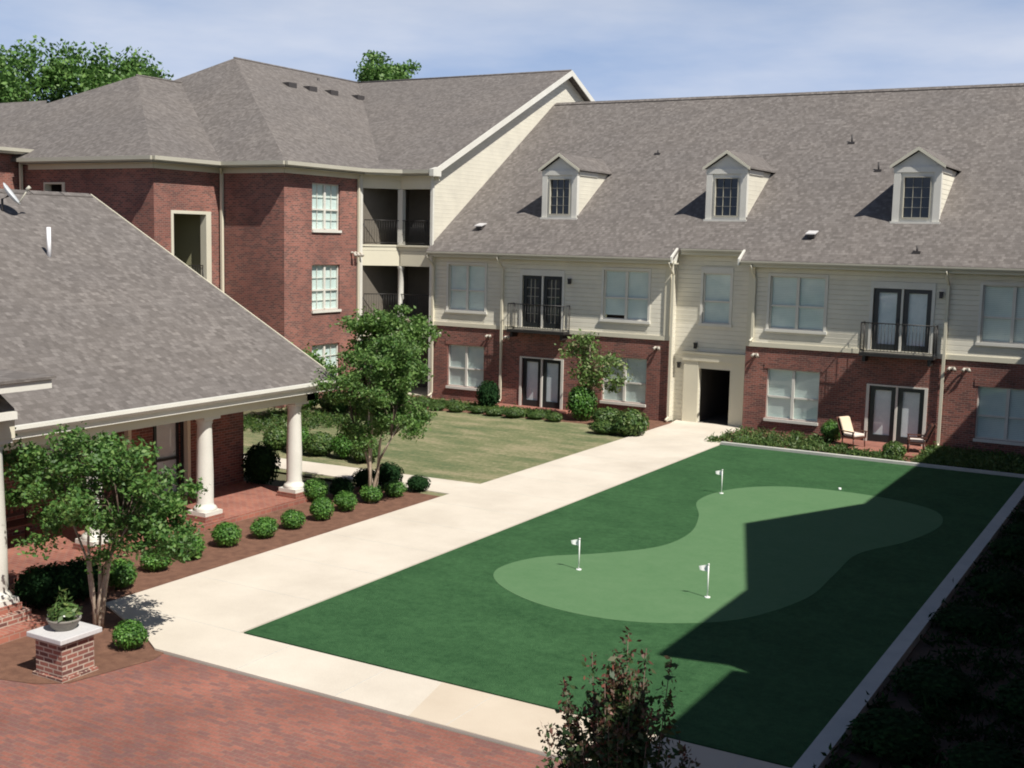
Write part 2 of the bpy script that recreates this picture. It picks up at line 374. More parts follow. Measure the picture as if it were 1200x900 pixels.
def core(name, c, r, matn, parent, nz=.12):
    bm = bmesh.new(); bmesh.ops.create_icosphere(bm, subdivisions=3, radius=1)
    for v in bm.verts:
        k = 1+random.uniform(-nz, nz); v.co = Vector((c[0]+v.co.x*r[0]*k, c[1]+v.co.y*r[1]*k, c[2]+v.co.z*r[2]*k))
    me = bpy.data.meshes.new(name); bm.to_mesh(me); bm.free(); me.materials.append(M[matn])
    o = bpy.data.objects.new(name, me); COL.objects.link(o); o.parent = parent; return o

def shrub_proto(mname, n, r=(.4, .4, .36), leaf=.035):
    """foliage mesh + twig mesh datablocks at origin, base z=0"""
    cz = r[2]*.95; P = []; D = []
    for i in range(12):
        a = rng.uniform(0, 6.28); e = rng.uniform(-.3, 1); c = np.array([math.cos(a)*r[0]*.55*(1-e*.5), math.sin(a)*r[1]*.55*(1-e*.5), cz+e*r[2]*.45])
        p, d = blob(n//14, c, np.array(r)*rng.uniform(.38, .6), .6); P.append(p); D.append(d)
    p, d = blob(n*6//14, (0, 0, cz), r, .72); P.append(p); D.append(d)
    P = np.vstack(P); D = np.vstack(D); k = P[:, 2] > .02; o = leaves('foliage', P[k], leaf, mname, None, .2, .6, D[k])
    m = MB()
    for i in range(7):
        a = i*.9; m.tube([(0, 0, 0), (math.cos(a)*r[0]*.4, math.sin(a)*r[1]*.4, cz*.7), (math.cos(a)*r[0]*.7, math.sin(a)*r[1]*.7, cz*1.2)], [.018, .012, .004], 5)
    st = m.build('stem', 'barkd')
    c = core('inner_foliage', (0, 0, cz), [q*.72 for q in r], mname, None)
    return [o, st, c]
protos = {}
def get_proto(k):
    if k not in protos:
        protos[k] = {'green': lambda: shrub_proto('shrub', 2600), 'green1': lambda: shrub_proto('shrub', 2300, (.44, .38, .33), .03), 'green2': lambda: shrub_proto('shrub', 2500, (.37, .42, .38), .032), 'dark': lambda: shrub_proto('shrubd', 2200),
                     'hedge': lambda: shrub_proto('shrubg', 2400, (.42, .42, .3), .04)}[k]()
        for o in protos[k]: COL.objects.unlink(o)
    return protos[k]
def shrub(loc, s, label, kind='green', group=None, name='shrub', cat='shrub'):
    t = thing(name, (loc[0], loc[1], loc[2] if len(loc) > 2 else 0), label, cat, group)
    s = (s, s, s) if isinstance(s, (int, float)) else s
    rz = random.uniform(0, 6.28)
    for p in get_proto(random.choice(('green', 'green1', 'green2')) if kind == 'green' else kind):
        o = p.copy(); COL.objects.link(o); o.parent = t; o.scale = s; o.rotation_euler = (0, 0, rz)
    return t
def multistem(name, base, tips, label, cat, leafm, leaf, clumps, nper, barkm='bark', r0=.05, group=None, up=.35):
    """tips: list of stem tip points (relative); clumps: list of (centre, radius)"""
    t = thing(name, base, label, cat, group); m = MB()
    for i, tp in enumerate(tips):
        a = i*2.4; b0 = Vector((math.cos(a)*r0*1.6, math.sin(a)*r0*1.6, -.03)); tp = Vector(tp)
        mid = b0.lerp(tp, .5)+Vector((random.uniform(-.08, .08), random.uniform(-.08, .08), tp.z*.05)); mid.x = b0.x+(mid.x-b0.x)*.7; mid.y = b0.y+(mid.y-b0.y)*.7
        q = b0.lerp(mid, .5)+Vector((random.uniform(-.03, .03), random.uniform(-.03, .03), 0))
        m.tube([b0, q, mid, tp], [r0, r0*.85, r0*.7, r0*.35], 8)
        for c, r in clumps:
            c = Vector(c)
            if (c-tp).length < 1.1 and random.random() < .4:
                w = tp.lerp(c, .5)+Vector((0, 0, .08)); m.tube([mid.lerp(tp, .6), w, c], [r0*.3, r0*.18, r0*.06], 5, 1)
    m.build('trunk', [barkm, 'barkd'], None).parent = t
    P = []
    for c, r in clumps:
        p, _ = blob(nper, c, (r, r, r*.62), .15); P.append(p)
        # twigs of leaves that stick out of the clump
        for k in range(5):
            d = rng.normal(size=3); d[2] = abs(d[2])*.4; d /= np.linalg.norm(d); L = r*rng.uniform(1.0, 1.55)
            q = rng.random((max(3, nper//22), 1)); P.append(np.array(c)+d*L*q+rng.normal(size=(len(q), 3))*leaf*.8)
    P = np.vstack(P); leaves('crown', P, leaf, leafm, t, up)
    return t
def clumpset(n, c, R3, r, zmin=None, hollow=.35):
    out = []
    for i in range(n):
        d = rng.normal(size=3); d /= np.linalg.norm(d); k = rng.uniform(hollow, 1)
        p = np.array(c)+d*k*np.array(R3)
        if zmin and p[2] < zmin: p[2] = zmin+rng.uniform(0, .3)
        out.append((tuple(p), r*rng.uniform(.7, 1.25)))
    return out

# ---------------------------------------------------------------- camera (measured from the photograph)
yaw, pitch, roll, F = -0.5247, 0.12228, -0.02205, 1390.
fwd = Vector((math.sin(yaw)*math.cos(pitch), math.cos(yaw)*math.cos(pitch), -math.sin(pitch)))
rt = Vector((math.cos(yaw), -math.sin(yaw), 0)); dn = fwd.cross(rt)
c_, s_ = math.cos(roll), math.sin(roll); r2 = rt*c_+dn*s_; d2 = dn*c_-rt*s_
cam = bpy.data.cameras.new('camera'); co = bpy.data.objects.new('camera', cam); COL.objects.link(co)
mw = Matrix.Identity(4)
for i in range(3): mw[i][0] = r2[i]; mw[i][1] = -d2[i]; mw[i][2] = -fwd[i]
mw[2][3] = 6.6; co.matrix_world = mw
cam.sensor_width = 36; cam.lens = F/1200*36; cam.clip_end = 2000; scene.camera = co
def gp(x, y, z=0.):
    d = r2*((x-600)/F)+d2*((y-450)/F)+fwd; t = (z-6.6)/d.z; return (d.x*t, d.y*t)

# ---------------------------------------------------------------- light
SUN = Vector((.72, -.25, 1.)).normalized()
el = math.asin(SUN.z); az = math.atan2(SUN.x, SUN.y)
w = bpy.data.worlds.new('World'); scene.world = w; w.use_nodes = True; nt = w.node_tree
bg = nt.nodes['Background']; sky = nt.nodes.new('ShaderNodeTexSky'); sky.sky_type = 'NISHITA'; sky.sun_disc = False
sky.sun_elevation = el; sky.sun_rotation = az; sky.air_density = 1.0; sky.dust_density = .5; sky.ozone_density = 2.0
tc = nt.nodes.new('ShaderNodeTexCoord'); mp = nt.nodes.new('ShaderNodeMapping'); mp.inputs['Scale'].default_value = (1.2, 1.2, 5.)
nt.links.new(tc.outputs['Generated'], mp.inputs[0])
nz = noise(nt, mp.outputs[0], 2.1, 6, .55)
cl = ramp(nt, [(.36, (0, 0, 0)), (.68, (1, 1, 1))], nz)
sp = nt.nodes.new('ShaderNodeSeparateXYZ'); nt.links.new(tc.outputs['Generated'], sp.inputs[0])
hz = ramp(nt, [(.0, (1, 1, 1)), (.16, (.75, .75, .75)), (.42, (0, 0, 0))], sp.outputs[2])
low = mix(nt, sky.outputs[0], mix(nt, (6.6, 8.7, 13.2), (13.2, 13.8, 15.8), cl), hz)
nt.links.new(low, bg.inputs[0]); bg.inputs[1].default_value = .05
sl = bpy.data.lights.new('sun', 'SUN'); sl.energy = 5.0; sl.angle = R(.53); sl.color = (1, .95, .86)
so = bpy.data.objects.new('sun', sl); COL.objects.link(so); so.rotation_euler = (-SUN).to_track_quat('-Z', 'Y').to_euler(); so.location = (10, 0, 40)
vs = scene.view_settings; vs.view_transform = 'Standard'; vs.look = 'None'; vs.exposure = .33; vs.gamma = 1; vs.use_curve_mapping = False
scene.cycles.max_bounces = 7; scene.cycles.pixel_filter_type = 'BLACKMAN_HARRIS'; scene.cycles.filter_width = 1.9; scene.cycles.transparent_max_bounces = 8

# ---------------------------------------------------------------- ground
def sheet(name, pts, z, matn, t=.0, kind='structure'):
    m = MB()
    if t: m.prism([(x, y, z-t) for x, y in pts], (0, 0, t))
    else: m.poly([(x, y, z) for x, y in pts])
    return struct(m.build(name, matn), kind)
sheet('ground', [(-900, -300), (900, -300), (900, 1200), (-900, 1200)], -.06, 'soil')
sheet('lawn', [(-29.9, 24.9), (-16.37, 24.9), (-16.37, 40.38), (-29.9, 40.38)], 0, 'lawn')
sheet('plaza', [(-20, -6), (2, -6), (2, 12.88), (-20, 12.88)], -.01, 'plaza')
sheet('mulch_bed', [(-18.9, 12.2), (-17.3, 10.3), (-15.0, 10.75), (-14.25, 10.95), (-13.88, 11.25), (-13.75, 11.9), (-13.6, 12.6), (-13.75, 13.1), (-14.4, 13.5), (-16.3, 14.4), (-16.37, 14.5), (-16.37, 25.1), (-18.9, 25.1)], -.002, 'mulch')
path = sheet('path', [(-14.45, 13.22), (-13.9, 12.9), (-3.95, 12.9), (-3.95, 14.2), (-13.32, 14.2), (-13.32, 37.0), (-13.9, 37.6), (-13.9, 40.88), (-16.55, 40.88), (-16.4, 39.9), (-16.37, 26.75), (-16.37, 14.05)], .03, 'concrete', .1)
sheet('path', [(-9.0, 12.905), (-3.96, 12.905), (-3.96, 14.195), (-9.3, 14.195)], .034, 'concrete_tan')
m = MB()
for k in range(13): y = 14.2+k*2.0; m.box(-16.36, -13.33, y, y+.009, .0, .0315)
for k in range(5): x = -12.2+k*1.9; m.box(x, x+.009, 12.92, 14.19, .0, .0355)
struct(m.build('path_joints', 'kerbm'))
sheet('side_path', [(-24.5, 25.2), (-16.375, 25.2), (-16.375, 26.7), (-24.5, 26.3)], .028, 'concrete', .1)
sheet('turf', [(-13.27, 14.25), (-3.96, 14.25), (-3.96, 36.7), (-13.27, 36.7)], .03, 'turf', .08)
# putting green outline
pg = [(-11.75, 19.9), (-11.2, 19.0), (-10.0, 18.35), (-8.6, 18.25), (-7.4, 18.75), (-6.5, 19.7), (-5.95, 21.5), (-5.95, 23.4), (-5.95, 25.3), (-5.3, 27.0), (-4.95, 29.0), (-5.35, 30.6), (-6.6, 31.4), (-8.2, 31.6), (-9.7, 31.15), (-10.6, 29.9), (-10.75, 28.2), (-10.1, 26.6), (-9.65, 24.9), (-9.75, 23.4), (-10.5, 22.2), (-11.5, 21.1)]
cr = []
for i in range(len(pg)):
    p0, p1, p2, p3 = [Vector(pg[(i+k-1) % len(pg)]) for k in range(4)]
    for j in range(6):
        t = j/6; cr.append(tuple(.5*((2*p1)+(p2-p0)*t+(2*p0-5*p1+4*p2-p3)*t*t+(3*p1-p0-3*p2+p3)*t**3)))
sheet('putting_green', cr, .036, 'putt', .02)
# kerbs
m = MB(); m.box(-3.95, -3.68, 12.9, 37.0, -.05, .13); struct(m.build('kerb', 'kerbm'))
m = MB(); m.box(-13.3, -3.96, 36.71, 36.87, -.05, .11); struct(m.build('kerb', 'kerbm'))
sheet('mulch_bed', [(-13.3, 36.88), (-3.7, 36.88), (-3.7, 40.38), (-13.88, 40.38), (-13.88, 37.6)], .0, 'mulch')
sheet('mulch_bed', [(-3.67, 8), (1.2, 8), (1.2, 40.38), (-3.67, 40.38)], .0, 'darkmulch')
sheet('mulch_bed', [(-29.6, 36.0), (-24, 37.6), (-19, 38.0), (-16.9, 37.3), (-16.39, 37.8), (-16.39, 40.38), (-29.6, 40.38)], .004, 'mulch')
sheet('patio', [(-23.9, 38.9), (-20.6, 38.9), (-20.6, 40.38), (-23.9, 40.38)], .05, 'brick_pav', .08)
sheet('patio', [(-10.3, 38.3), (-6.9, 38.3), (-6.9, 40.38), (-10.3, 40.38)], .05, 'brick_pav', .08)

# ---------------------------------------------------------------- main two storey building
FY = 40.4
B = thing('apartment_building', (-14, 45, 0), 'long two storey apartment building, cream siding over red brick, grey shingle roof with three dormers', 'building')
FR = ((0, FY), (1, 0), (0, -1))
RS = .652
def rz(y): return 6.02+RS*(y-39.95)
up_w = [(-26.45, -24.72, 3.66, 5.5), (-19.48, -17.66, 3.66, 5.5), (-13.05, -11.12, 3.66, 5.5), (-6.07, -4.2, 3.62, 5.45)]
lo_w = [(-26.45, -24.72, .56, 2.26), (-19.45, -17.63, .56, 2.26), (-13.03, -11.16, .5, 2.26), (-6.03, -4.2, .5, 2.2)]
up_d = [(-23.0, -21.24, 3.12, 5.18), (-9.5, -7.62, 3.12, 5.22)]
lo_d = [(-22.94, -21.2, .05, 1.95), (-9.45, -7.66, .05, 1.95)]
m = MB(*FR)
for x0, x1 in ((-27.3, -16.75), (-13.85, 2.)):
    m.cut(); wall(m, x0, x1, 3.08, 6.0, [h for h in up_w+up_d if x0 < h[0] < x1])
m.build('siding', 'siding', B)
m = MB(*FR)
for x0, x1 in ((-27.3, -16.75), (-13.85, 2.)):
    m.cut(); wall(m, x0, x1, -.1, 3.08, [h for h in lo_w+lo_d if x0 < h[0] < x1])
m.build('brick_wall', 'brick', B)
# recessed entry bay at y=40.9
FE = ((0, 40.9), (1, 0), (0, -1)); ew = (-15.72, -14.68, 3.68, 5.5); ed = (-15.72, -14.52, .0, 2.02)
m = MB(*FE); wall(m, -16.75, -13.85, -.1, 6.35, [ew, ed], .14)
m.poly([(-16.75, 0, 0), (-16.75, .5, 0), (-16.75, .5, 6.35), (-16.75, 0, 6.35)]); m.poly([(-13.85, 0, 0), (-13.85, .5, 0), (-13.85, .5, 6.35), (-13.85, 0, 6.35)])
m.build('entry_wall', 'siding', B)
m = MB(*FE)
m.box(-16.3, -15.73, .0, .14, .0, 2.3); m.box(-14.51, -13.98, .0, .14, .0, 2.3); m.box(-16.34, -13.94, .002, .18, 2.301, 2.56); m.box(-16.4, -13.9, .003, .22, 2.561, 2.63)
m.box(-15.729, -14.511, .0, .1, 2.025, 2.3)
m.build('entry_surround', 'cream', B)
m = MB(*FE); m.box(-15.9, -15.71, -3.5, -.13, 0, 2.3); m.box(-14.53, -14.3, -3.5, -.13, 0, 2.3); m.box(-15.9, -14.3, -3.7, -3.5, 0, 2.3); m.box(-15.9, -14.3, -3.5, -.13, 2.3, 2.4); m.box(-15.7, -14.54, -3.5, .1, -.06, .034)
m.build('passage', 'interior', B)
window(FE, ew, B, twin=False, header=.12, grid=None)
for h in up_w: window(FR, h, B, grid=None)
for i, h in enumerate(lo_w): window(FR, h, B, case=0, blind='blind2' if i == 2 else 'blind', grid=None, deep=.09)
french(FR, up_d[0], B, 'drape', grid=(3, 5)); french(FR, up_d[1], B, 'curtain')
french(FR, lo_d[0], B, 'curtain', header=-.05); french(FR, lo_d[1], B, 'curtain', header=-.05)
# soldier lintels, trim band, corner boards
m = MB(*FR)
for h in lo_w: m.cut().box(h[0]-.1, h[1]+.1, -.01, .02, h[3]+.003, h[3]+.22)
m.build('lintel', 'brick', B)
m = MB(*FR)
for x0, x1 in ((-27.3, -16.75), (-13.85, 2.)):
    m.box(x0, x1, -.01, .05, 3.0, 3.16); m.box(x0, x1, .0, .03, 5.78, 6.0)
for x in (-27.24, -16.88, -13.72): m.box(x-.11, x+.11, -.01, .055, 3.162, 5.778)
m.build('trim_band', 'cream', B)
for x0, x1 in ((-23.35, -20.85), (-9.75, -7.35)):
    m = MB(); y0 = 39.82
    m.box(x0, x1, y0, FY-.005, 2.98, 3.08); m.box(x0+.1, x0+.2, y0+.1, FY-.06, 2.78, 2.979); m.box(x1-.2, x1-.1, y0+.1, FY-.06, 2.78, 2.979)
    railing(m, [(x0+.03, FY-.06), (x0+.03, y0+.03), (x1-.03, y0+.03), (x1-.03, FY-.06)], 3.08, 4.08)
    m.build('balcony', 'iron', B)
# roof
m = MB()
def rpoly(pts): m.prism([(x, y, rz(y)) for x, y in pts], (0, 0, -.1))
rpoly([(-27.29, 39.95), (-16.55, 39.95), (-16.55, 40.5), (-27.29, 40.5)]); rpoly([(-14.05, 39.95), (2, 39.95), (2, 40.5), (-14.05, 40.5)])
rpoly([(-27.29, 40.502), (2, 40.502), (2, 50.6), (-27.29, 50.6)])
m.prism([(-27.29, 50.602, rz(50.6)), (2, 50.602, rz(50.6)), (2, 61.2, 6.0), (-27.29, 61.2, 6.0)], (0, 0, -.1))
roof = m.build('roof', 'shingle', B)
m = MB()
for k in range(28): x = -27.2+k*1.04; m.prism([(x, 50.42, rz(50.42)+.03), (x+1.03, 50.42, rz(50.42)+.03), (x+1.03, 50.6, rz(50.6)+.03), (x, 50.6, rz(50.6)+.03)], (0, 0, .02))
m.build('ridge_cap', 'shingle', roof)
m = MB()   # soffit + fascia
for x0, x1 in ((-27.29, -16.5), (-14.1, 2)):
    m.box(x0, x1, 39.97, 40.37, 5.8, 5.84); m.box(x0, x1, 39.95, 39.969, 5.8, 5.915)
m.box(-16.49, -14.11, 40.52, 40.89, 6.2, 6.24); m.box(-16.49, -14.11, 40.5, 40.519, 6.15, 6.3)
m.build('soffit', 'fascia', B)
m = MB()
def gutter(x0, x1, y, z): m.prism([(x0, y, z), (x0, y-.11, z), (x0, y-.11, z-.05), (x0, y-.07, z-.12), (x0, y, z-.12)], (x1-x0, 0, 0))
gutter(-27.2, -16.6, 39.94, 6.0); m.cut(); gutter(-14.0, 2, 39.94, 6.0); m.cut(); gutter(-16.45, -14.15, 40.49, 6.36)
m.build('gutter', 'gutter', B)
m = MB()   # white cornice returns at the entry bay
for x in (-16.56, -14.1): m.cut().prism([(x, 39.86, 5.84), (x, 39.86, 6.06), (x, 40.42, 6.38), (x, 40.46, 6.2), (x, 40.3, 5.84)], (.07 if x > -15 else -.07, 0, 0))
m.build('cornice_return', 'white', B)
m = MB()
for x, z0, z1 in ((-27.16, .1, 5.75), (-23.87, .1, 5.75), (-16.66, .1, 5.75), (-13.6, 3.2, 5.75), (-7.12, .1, 5.75)):
    y = FY-.09; m.cut().box(x-.045, x+.045, y-.04, y+.03, z0+.12, z1-.35)
    m.tube([(x, y, z1-.36), (x, y-.03, z1-.3), (x, 39.9, z1-.02), (x, 39.89, z1+.12)], .04, 6)
    m.tube([(x, y, z0+.15), (x, y-.03, z0+.06), (x, y-.25, z0)], .045, 6)
m.build('downspout', 'cream', B)
def floodlight(x, z, parent, fr=FR):
    m = MB(*fr); m.box(x-.045, x+.045, .0, .05, z-.045, z+.045)
    for s in (-1, 1):
        c = x+s*.07; m.tube([(x+s*.02, .04, z), (c, .09, z+.02), (c+s*.03, .18, z-.05)], [.02, .035, .06], 10)
    return m.build('floodlight', 'lamp', parent)
for x in (-26.83, -24.45, -23.6, -17.2, -13.45, -6.85, -6.4): floodlight(x, 2.72, B)
def lantern(x, z, parent, fr=FR):
    m = MB(*fr); m.box(x-.03, x+.03, 0, .06, z-.06, z+.08); m.box(x-.05, x+.05, .06, .15, z-.11, z+.07); m.prism([(x-.065, .045, z+.071), (x+.065, .045, z+.071), (x+.065, .165, z+.071), (x-.065, .165, z+.071)], (0, 0, .03))
    return m.build('wall_lantern', 'iron', parent)
lantern(-20.9, 5.02, B); lantern(-7.33, 5.08, B); lantern(-16.52, 2.1, B, FE); lantern(-15.9, 2.85, B, FE)
# dormers
for x in (-23.14, -16.2, -9.42):
    w_ = 1.5; D = thing('dormer', (x+w_/2, 42.15, 7.4), None, None); D.parent = B; D.location = (x+w_/2+14, 42.15-45, 7.4)
    def dm(mb, name, mt):   # build in world space, then parent
        old = set(COL.objects); mb.build(name, mt)
        for o in [q for q in COL.objects if q not in old]: o.data.transform(Matrix.Translation((-(x+w_/2), -42.15, -7.4))); o.parent = D
        return o
    zt = 9.28
    # face
    f = MB((x, 42.15), (1, 0), (0, -1)); h = (.32, 1.18, 7.6, 8.95); wall(f, 0, w_, 7.38, zt, [h], .08)
    f.box(-.03, .2, .002, .05, 7.46, 9.12); f.box(w_-.2, w_+.03, .002, .05, 7.46, 9.12); f.box(-.05, w_+.05, .003, .06, 9.12, 9.3); f.box(-.08, w_+.08, .0, .1, 7.38, 7.46)
    f.poly([(-.05, .0, 9.3), (w_+.05, .0, 9.3), (w_/2, .0, 9.82)])
    dm(f, 'dormer_front', 'white')
    g = MB((x, 42.15), (1, 0), (0, -1)); a0, a1, z0, z1 = h
    for q in range(4): a = a0+(a1-a0)*q/3; g.box(a-.004, a+.004, -.06, -.02, z0, z1)
    for q in range(5): zz = z0+(z1-z0)*q/4; g.box(a0, a1, -.058, -.022, zz-.004, zz+.004)
    g.box(a0-.03, a0, 0, .055, z0-.03, z1+.03); g.box(a1, a1+.03, 0, .055, z0-.03, z1+.03); g.box(a0, a1, 0, .055, z1, z1+.03); g.box(a0, a1, 0, .055, z0-.03, z0)
    wn = dm(g, 'window', 'gutter')
    p = MB((x, 42.15), (1, 0), (0, -1)); p.poly([(a0, -.07, z0), (a1, -.07, z0), (a1, -.07, z1), (a0, -.07, z1)]); p = p.build('pane', 'glassdark'); p.data.transform(Matrix.Translation((-(x+w_/2), -42.15, -7.4))); p.parent = wn
    ch = MB()
    yb = 39.95+(zt-6.02)/RS
    for xx in (x, x+w_): ch.cut().poly([(xx, 42.15, 7.38), (xx, 42.15, zt), (xx, yb, zt)])
    dm(ch, 'cheek', 'siding')
    tr = MB()
    for s, xx in ((-1, x), (1, x+w_)): tr.cut().box(min(xx, xx+s*.03), max(xx, xx+s*.03), 42.152, 42.3, 7.55, 9.1); tr.box(min(xx, xx+s*.04), max(xx, xx+s*.04), 42.301, 43.9, 9.12, 9.28)
    dm(tr, 'trim_board', 'white')
    rf = MB(); xc = x+w_/2; ov = .16; ze = 9.30; zp = 9.92; yf = 42.0
    for s in (-1, 1):
        xe = xc+s*(w_/2+ov); ye = 39.95+(ze-6.02)/RS; yp = 39.95+(zp-6.02)/RS
        rf.prism([(xe, yf, ze), (xc, yf, zp), (xc, yp, zp), (xe, ye, ze)], (0, 0, .06))
    dm(rf, 'dormer_roof', 'shingle')
    rk = MB()
    for s in (-1, 1):
        xe = xc+s*(w_/2+ov); rk.prism([(xe, yf-.03, ze-.06), (xe, yf-.03, ze+.05), (xc, yf-.03, zp+.05), (xc, yf-.03, zp-.07)], (0, .029, 0))
    dm(rk, 'rake_board', 'fascia')
# roof vents and small pipes of the main roof
for x, y in ((-25.6, 41.38), (-11.94, 41.24)):
    m = MB(); z = rz(y); m.box(x-.13, x+.13, y-.12, y+.14, z-.02, z+.1); m.prism([(x-.17, y-.2, z+.09), (x+.17, y-.2, z+.09), (x+.17, y+.22, z+.2), (x-.17, y+.22, z+.2)], (0, 0, .035), 1); m.build('roof_vent', ['vent', 'stone'], B)
for x, y, h in ((-20.08, 46.4, .15), (-8.23, 40.6, .2), (-12.2, 46.9, .3), (-10.7, 45.1, .3)):
    m = MB(); z = rz(y); m.tube([(x, y, z-.05), (x, y, z+h)], .035, 8); m.box(x-.12, x+.12, y-.11, y+.1, z-.05, z+.03); m.build('vent_pipe', 'vent', B)

# ---------------------------------------------------------------- three storey wing
W = thing('apartment_building', (-33, 42, 0), 'three storey red brick apartment building with stepped corners, hipped grey roof and cream siding gable', 'building')
EZ = 9.25
FA = ((-30., 0), (0, 1), (1, 0)); FBf = ((0, 34.5), (1, 0), (0, -1)); FC = ((-33.2, 0), (0, 1), (1, 0)); FD = ((0, 31.1), (1, 0), (0, -1)); FG = ((-40.5, 0), (0, 1), (1, 0))
aw = [(36.12, 37.84, 6.76, 8.55), (36.12, 37.84, 3.62, 5.4), (36.12, 37.84, .56, 2.26)]
m = MB(*FA); wall(m, 34.5, 39.2, -.1, 9.05, aw, .16); ba = m.build('brick_wall', 'brick', W)
m = MB(*FBf); wall(m, -33.2, -30., -.1, 9.05); m.build('brick_wall', 'brick', W)
ch = (31.9, 33.95, 4.35, 7.36)
m = MB(*FC); wall(m, 31.1, 34.5, -.1, 9.05, [ch], .3); m.build('brick_wall', 'brick', W)
dh = (-39.15, -37.95, 6.7, 8.35)
m = MB(*FD); wall(m, -40.5, -33.2, -.1, 9.05, [dh], .3); m.build('brick_wall', 'brick', W)
m = MB(*FG); wall(m, 20, 31.1, -.1, 9.4); m.build('brick_wall', 'brick', W)
for h in aw: window(FA, h, W, case=0, blind='blind2', grid=(2, 2), deep=.1)
def surround(fr, h, t=.12):
    m = MB(*fr); a0, a1, z0, z1 = h
    m.box(a0-.0, a0+t, -.28, .03, z0, z1); m.box(a1-t*2.2, a1, -.28, .03, z0, z1); m.box(a0+t, a1-t*2.2, -.28, .03, z1-t, z1); m.box(a0-.05, a1+.05, -.28, .06, z0-.12, z0-.002)
    m.build('opening_trim', 'fascia', W)
surround(FC, ch); surround(FD, dh, .07)
m = MB(*FC); a0, a1, z0, z1 = ch; m.poly([(a0, -2.2, z0-.6), (a1, -2.2, z0-.6), (a1, -2.2, z1+.2), (a0, -2.2, z1+.2)]); m.poly([(a0, -.3, z0-.2), (a0, -2.2, z0-.2), (a0, -2.2, z1+.2), (a0, -.3, z1+.2)]); m.poly([(a1, -.3, z0-.2), (a1, -2.2, z0-.2), (a1, -2.2, z1+.2), (a1, -.3, z1+.2)]); m.poly([(a0, -.3, z1+.01), (a1, -.3, z1+.01), (a1, -2.2, z1+.01), (a0, -2.2, z1+.01)])
m.build('stairwell', 'stair', W)
m = MB(*FC); 
for k in range(9): m.box(a0+k*.21, a0+(k+1)*.21, -2.1, -1.0, z0-.2, z0+1.7-k*.18)
railing(m, [], 0, 0) if False else None
m.build('staircase', 'pot', W)
m = MB(); railing(m, [(-33.35, 32.03), (-33.35, 33.68)], 4.36, 5.3); m.build('railing', 'iron', W)
m = MB(*FD); a0, a1, z0, z1 = dh; m.box(a0, a1, -1.6, -1.5, z0, z1+.2); m.box(a0-.1, a0, -1.5, -.3, z0, z1+.2); m.box(a1, a1+.1, -1.5, -.3, z0, z1+.2); m.build('stairwell', 'interior', W)
# corner porches
cpx, cpy = -28.95, 40.4
m = MB()
fl = [(-30., 39.2), (-29.97, 39.2), (cpx, cpy), (-27.3, cpy), (-27.3, 42.6), (-30., 42.6)]
for z in (-.05, 2.95, 5.98): m.cut().prism([(x, y, z) for x, y in fl[1:]], (0, 0, .16 if z > 0 else .1))
m.build('porch_floor', 'cream', W)
m = MB()
for z0, z1 in ((2.45, 2.94), (5.36, 5.97), (8.5, 9.05)):
    m.cut()
    m.prism([(-29.98, 39.19, z0), (cpx-.02, 40.36, z0), (cpx+.1, 40.36+.12, z0), (-29.98, 39.4, z0)], (0, 0, z1-z0))
    m.box(cpx+.101, -27.3, 40.38, 40.5, z0, z1)
for z in (3.12, 6.15): m.cut().prism([(-29.98, 39.13, z), (cpx-.05, 40.3, z), (-27.3, 40.3, z), (-27.3, 40.42, z), (cpx+.05, 40.42, z), (-29.98, 39.3, z)], (0, 0, .07))
m.build('porch_beam', 'cream', W)
m = MB()
for z0, z1 in ((.05, 2.44), (3.2, 5.35), (6.23, 8.49)):
    m.cut()
    if z0 < 6: m.ring([(.15, z0), (.15, z0+.12), (.12, z0+.16), (.12, z1-.14), (.15, z1-.1), (.15, z1)], cpx+.05, cpy+.1, 16)
    else: m.box(cpx-.07, cpx+.17, cpy, cpy+.22, z0, z1)
m.build('porch_column', 'white', W)
m = MB()
m.box(-30.2, -27.31, 42.6, 42.7, 0, 9.1); m.box(-30.1, -30.005, 39.21, 42.6, 0, 9.1); m.box(-27.42, -27.33, 40.52, 42.6, 0, 9.1)
for z in (2.9, 5.9, 9.0): m.box(-30., -27.43, 40.6, 42.6, z, z+.04)
m.build('porch_wall', 'porchwall', W)
m = MB()
for z in (3.19, 6.22): m.cut(); railing(m, [(-29.9, 39.3), (cpx, 40.42), (-27.45, 40.42)], z, z+1.0, .1)
m.build('railing', 'iron', W)
m = MB(*FA); m.box(38.75, 39.0, -.0, .001, 0, .1)
m = MB(); m.box(-30.0, -29.9, 39.03, 39.2, 0, 9.05); m.cut().box(-27.32, -27.2, 40.28, 40.39, 0, 9.05); m.build('corner_board', 'white', W)
for k in range(3):
    z = 5.85; y = 38.55+k*.22; mm = MB(); mm.tube([(-29.99, y, z+.02), (-29.9, y, z+.03)], .05, 8); mm.tube([(-29.9, y, z+.03), (-29.82, y, z+.0), (-29.72, y-.02, z-.1)], [.03, .05, .075], 8); mm.build('floodlight', 'lamp', W)
# gable wall on x=-27.3
m = MB(); gx = -27.3
m.poly([(gx, 40.5, 6.0), (gx, 40.5, 9.2), (gx, 51.56, 14.45), (gx, 62.6, 9.2), (gx, 62.6, 6.0)]); m.build('siding', 'siding', W)
# roofs
m = MB(); T = (0, 0, -.12)
g1 = .461; y0 = 39.95; yr = 51.56; zr = EZ+g1*(yr-y0)     # roof 1, ridge along x
rx = -39.7
m.prism([(-26.95, y0, EZ), (-26.95, yr, zr), (rx-.3, yr, zr), (rx-.3, y0, EZ)], T)
m.prism([(-26.95, yr+.002, zr), (-26.95, 63.1, EZ), (rx, 63.1, EZ), (rx, yr+.002, zr)], T)
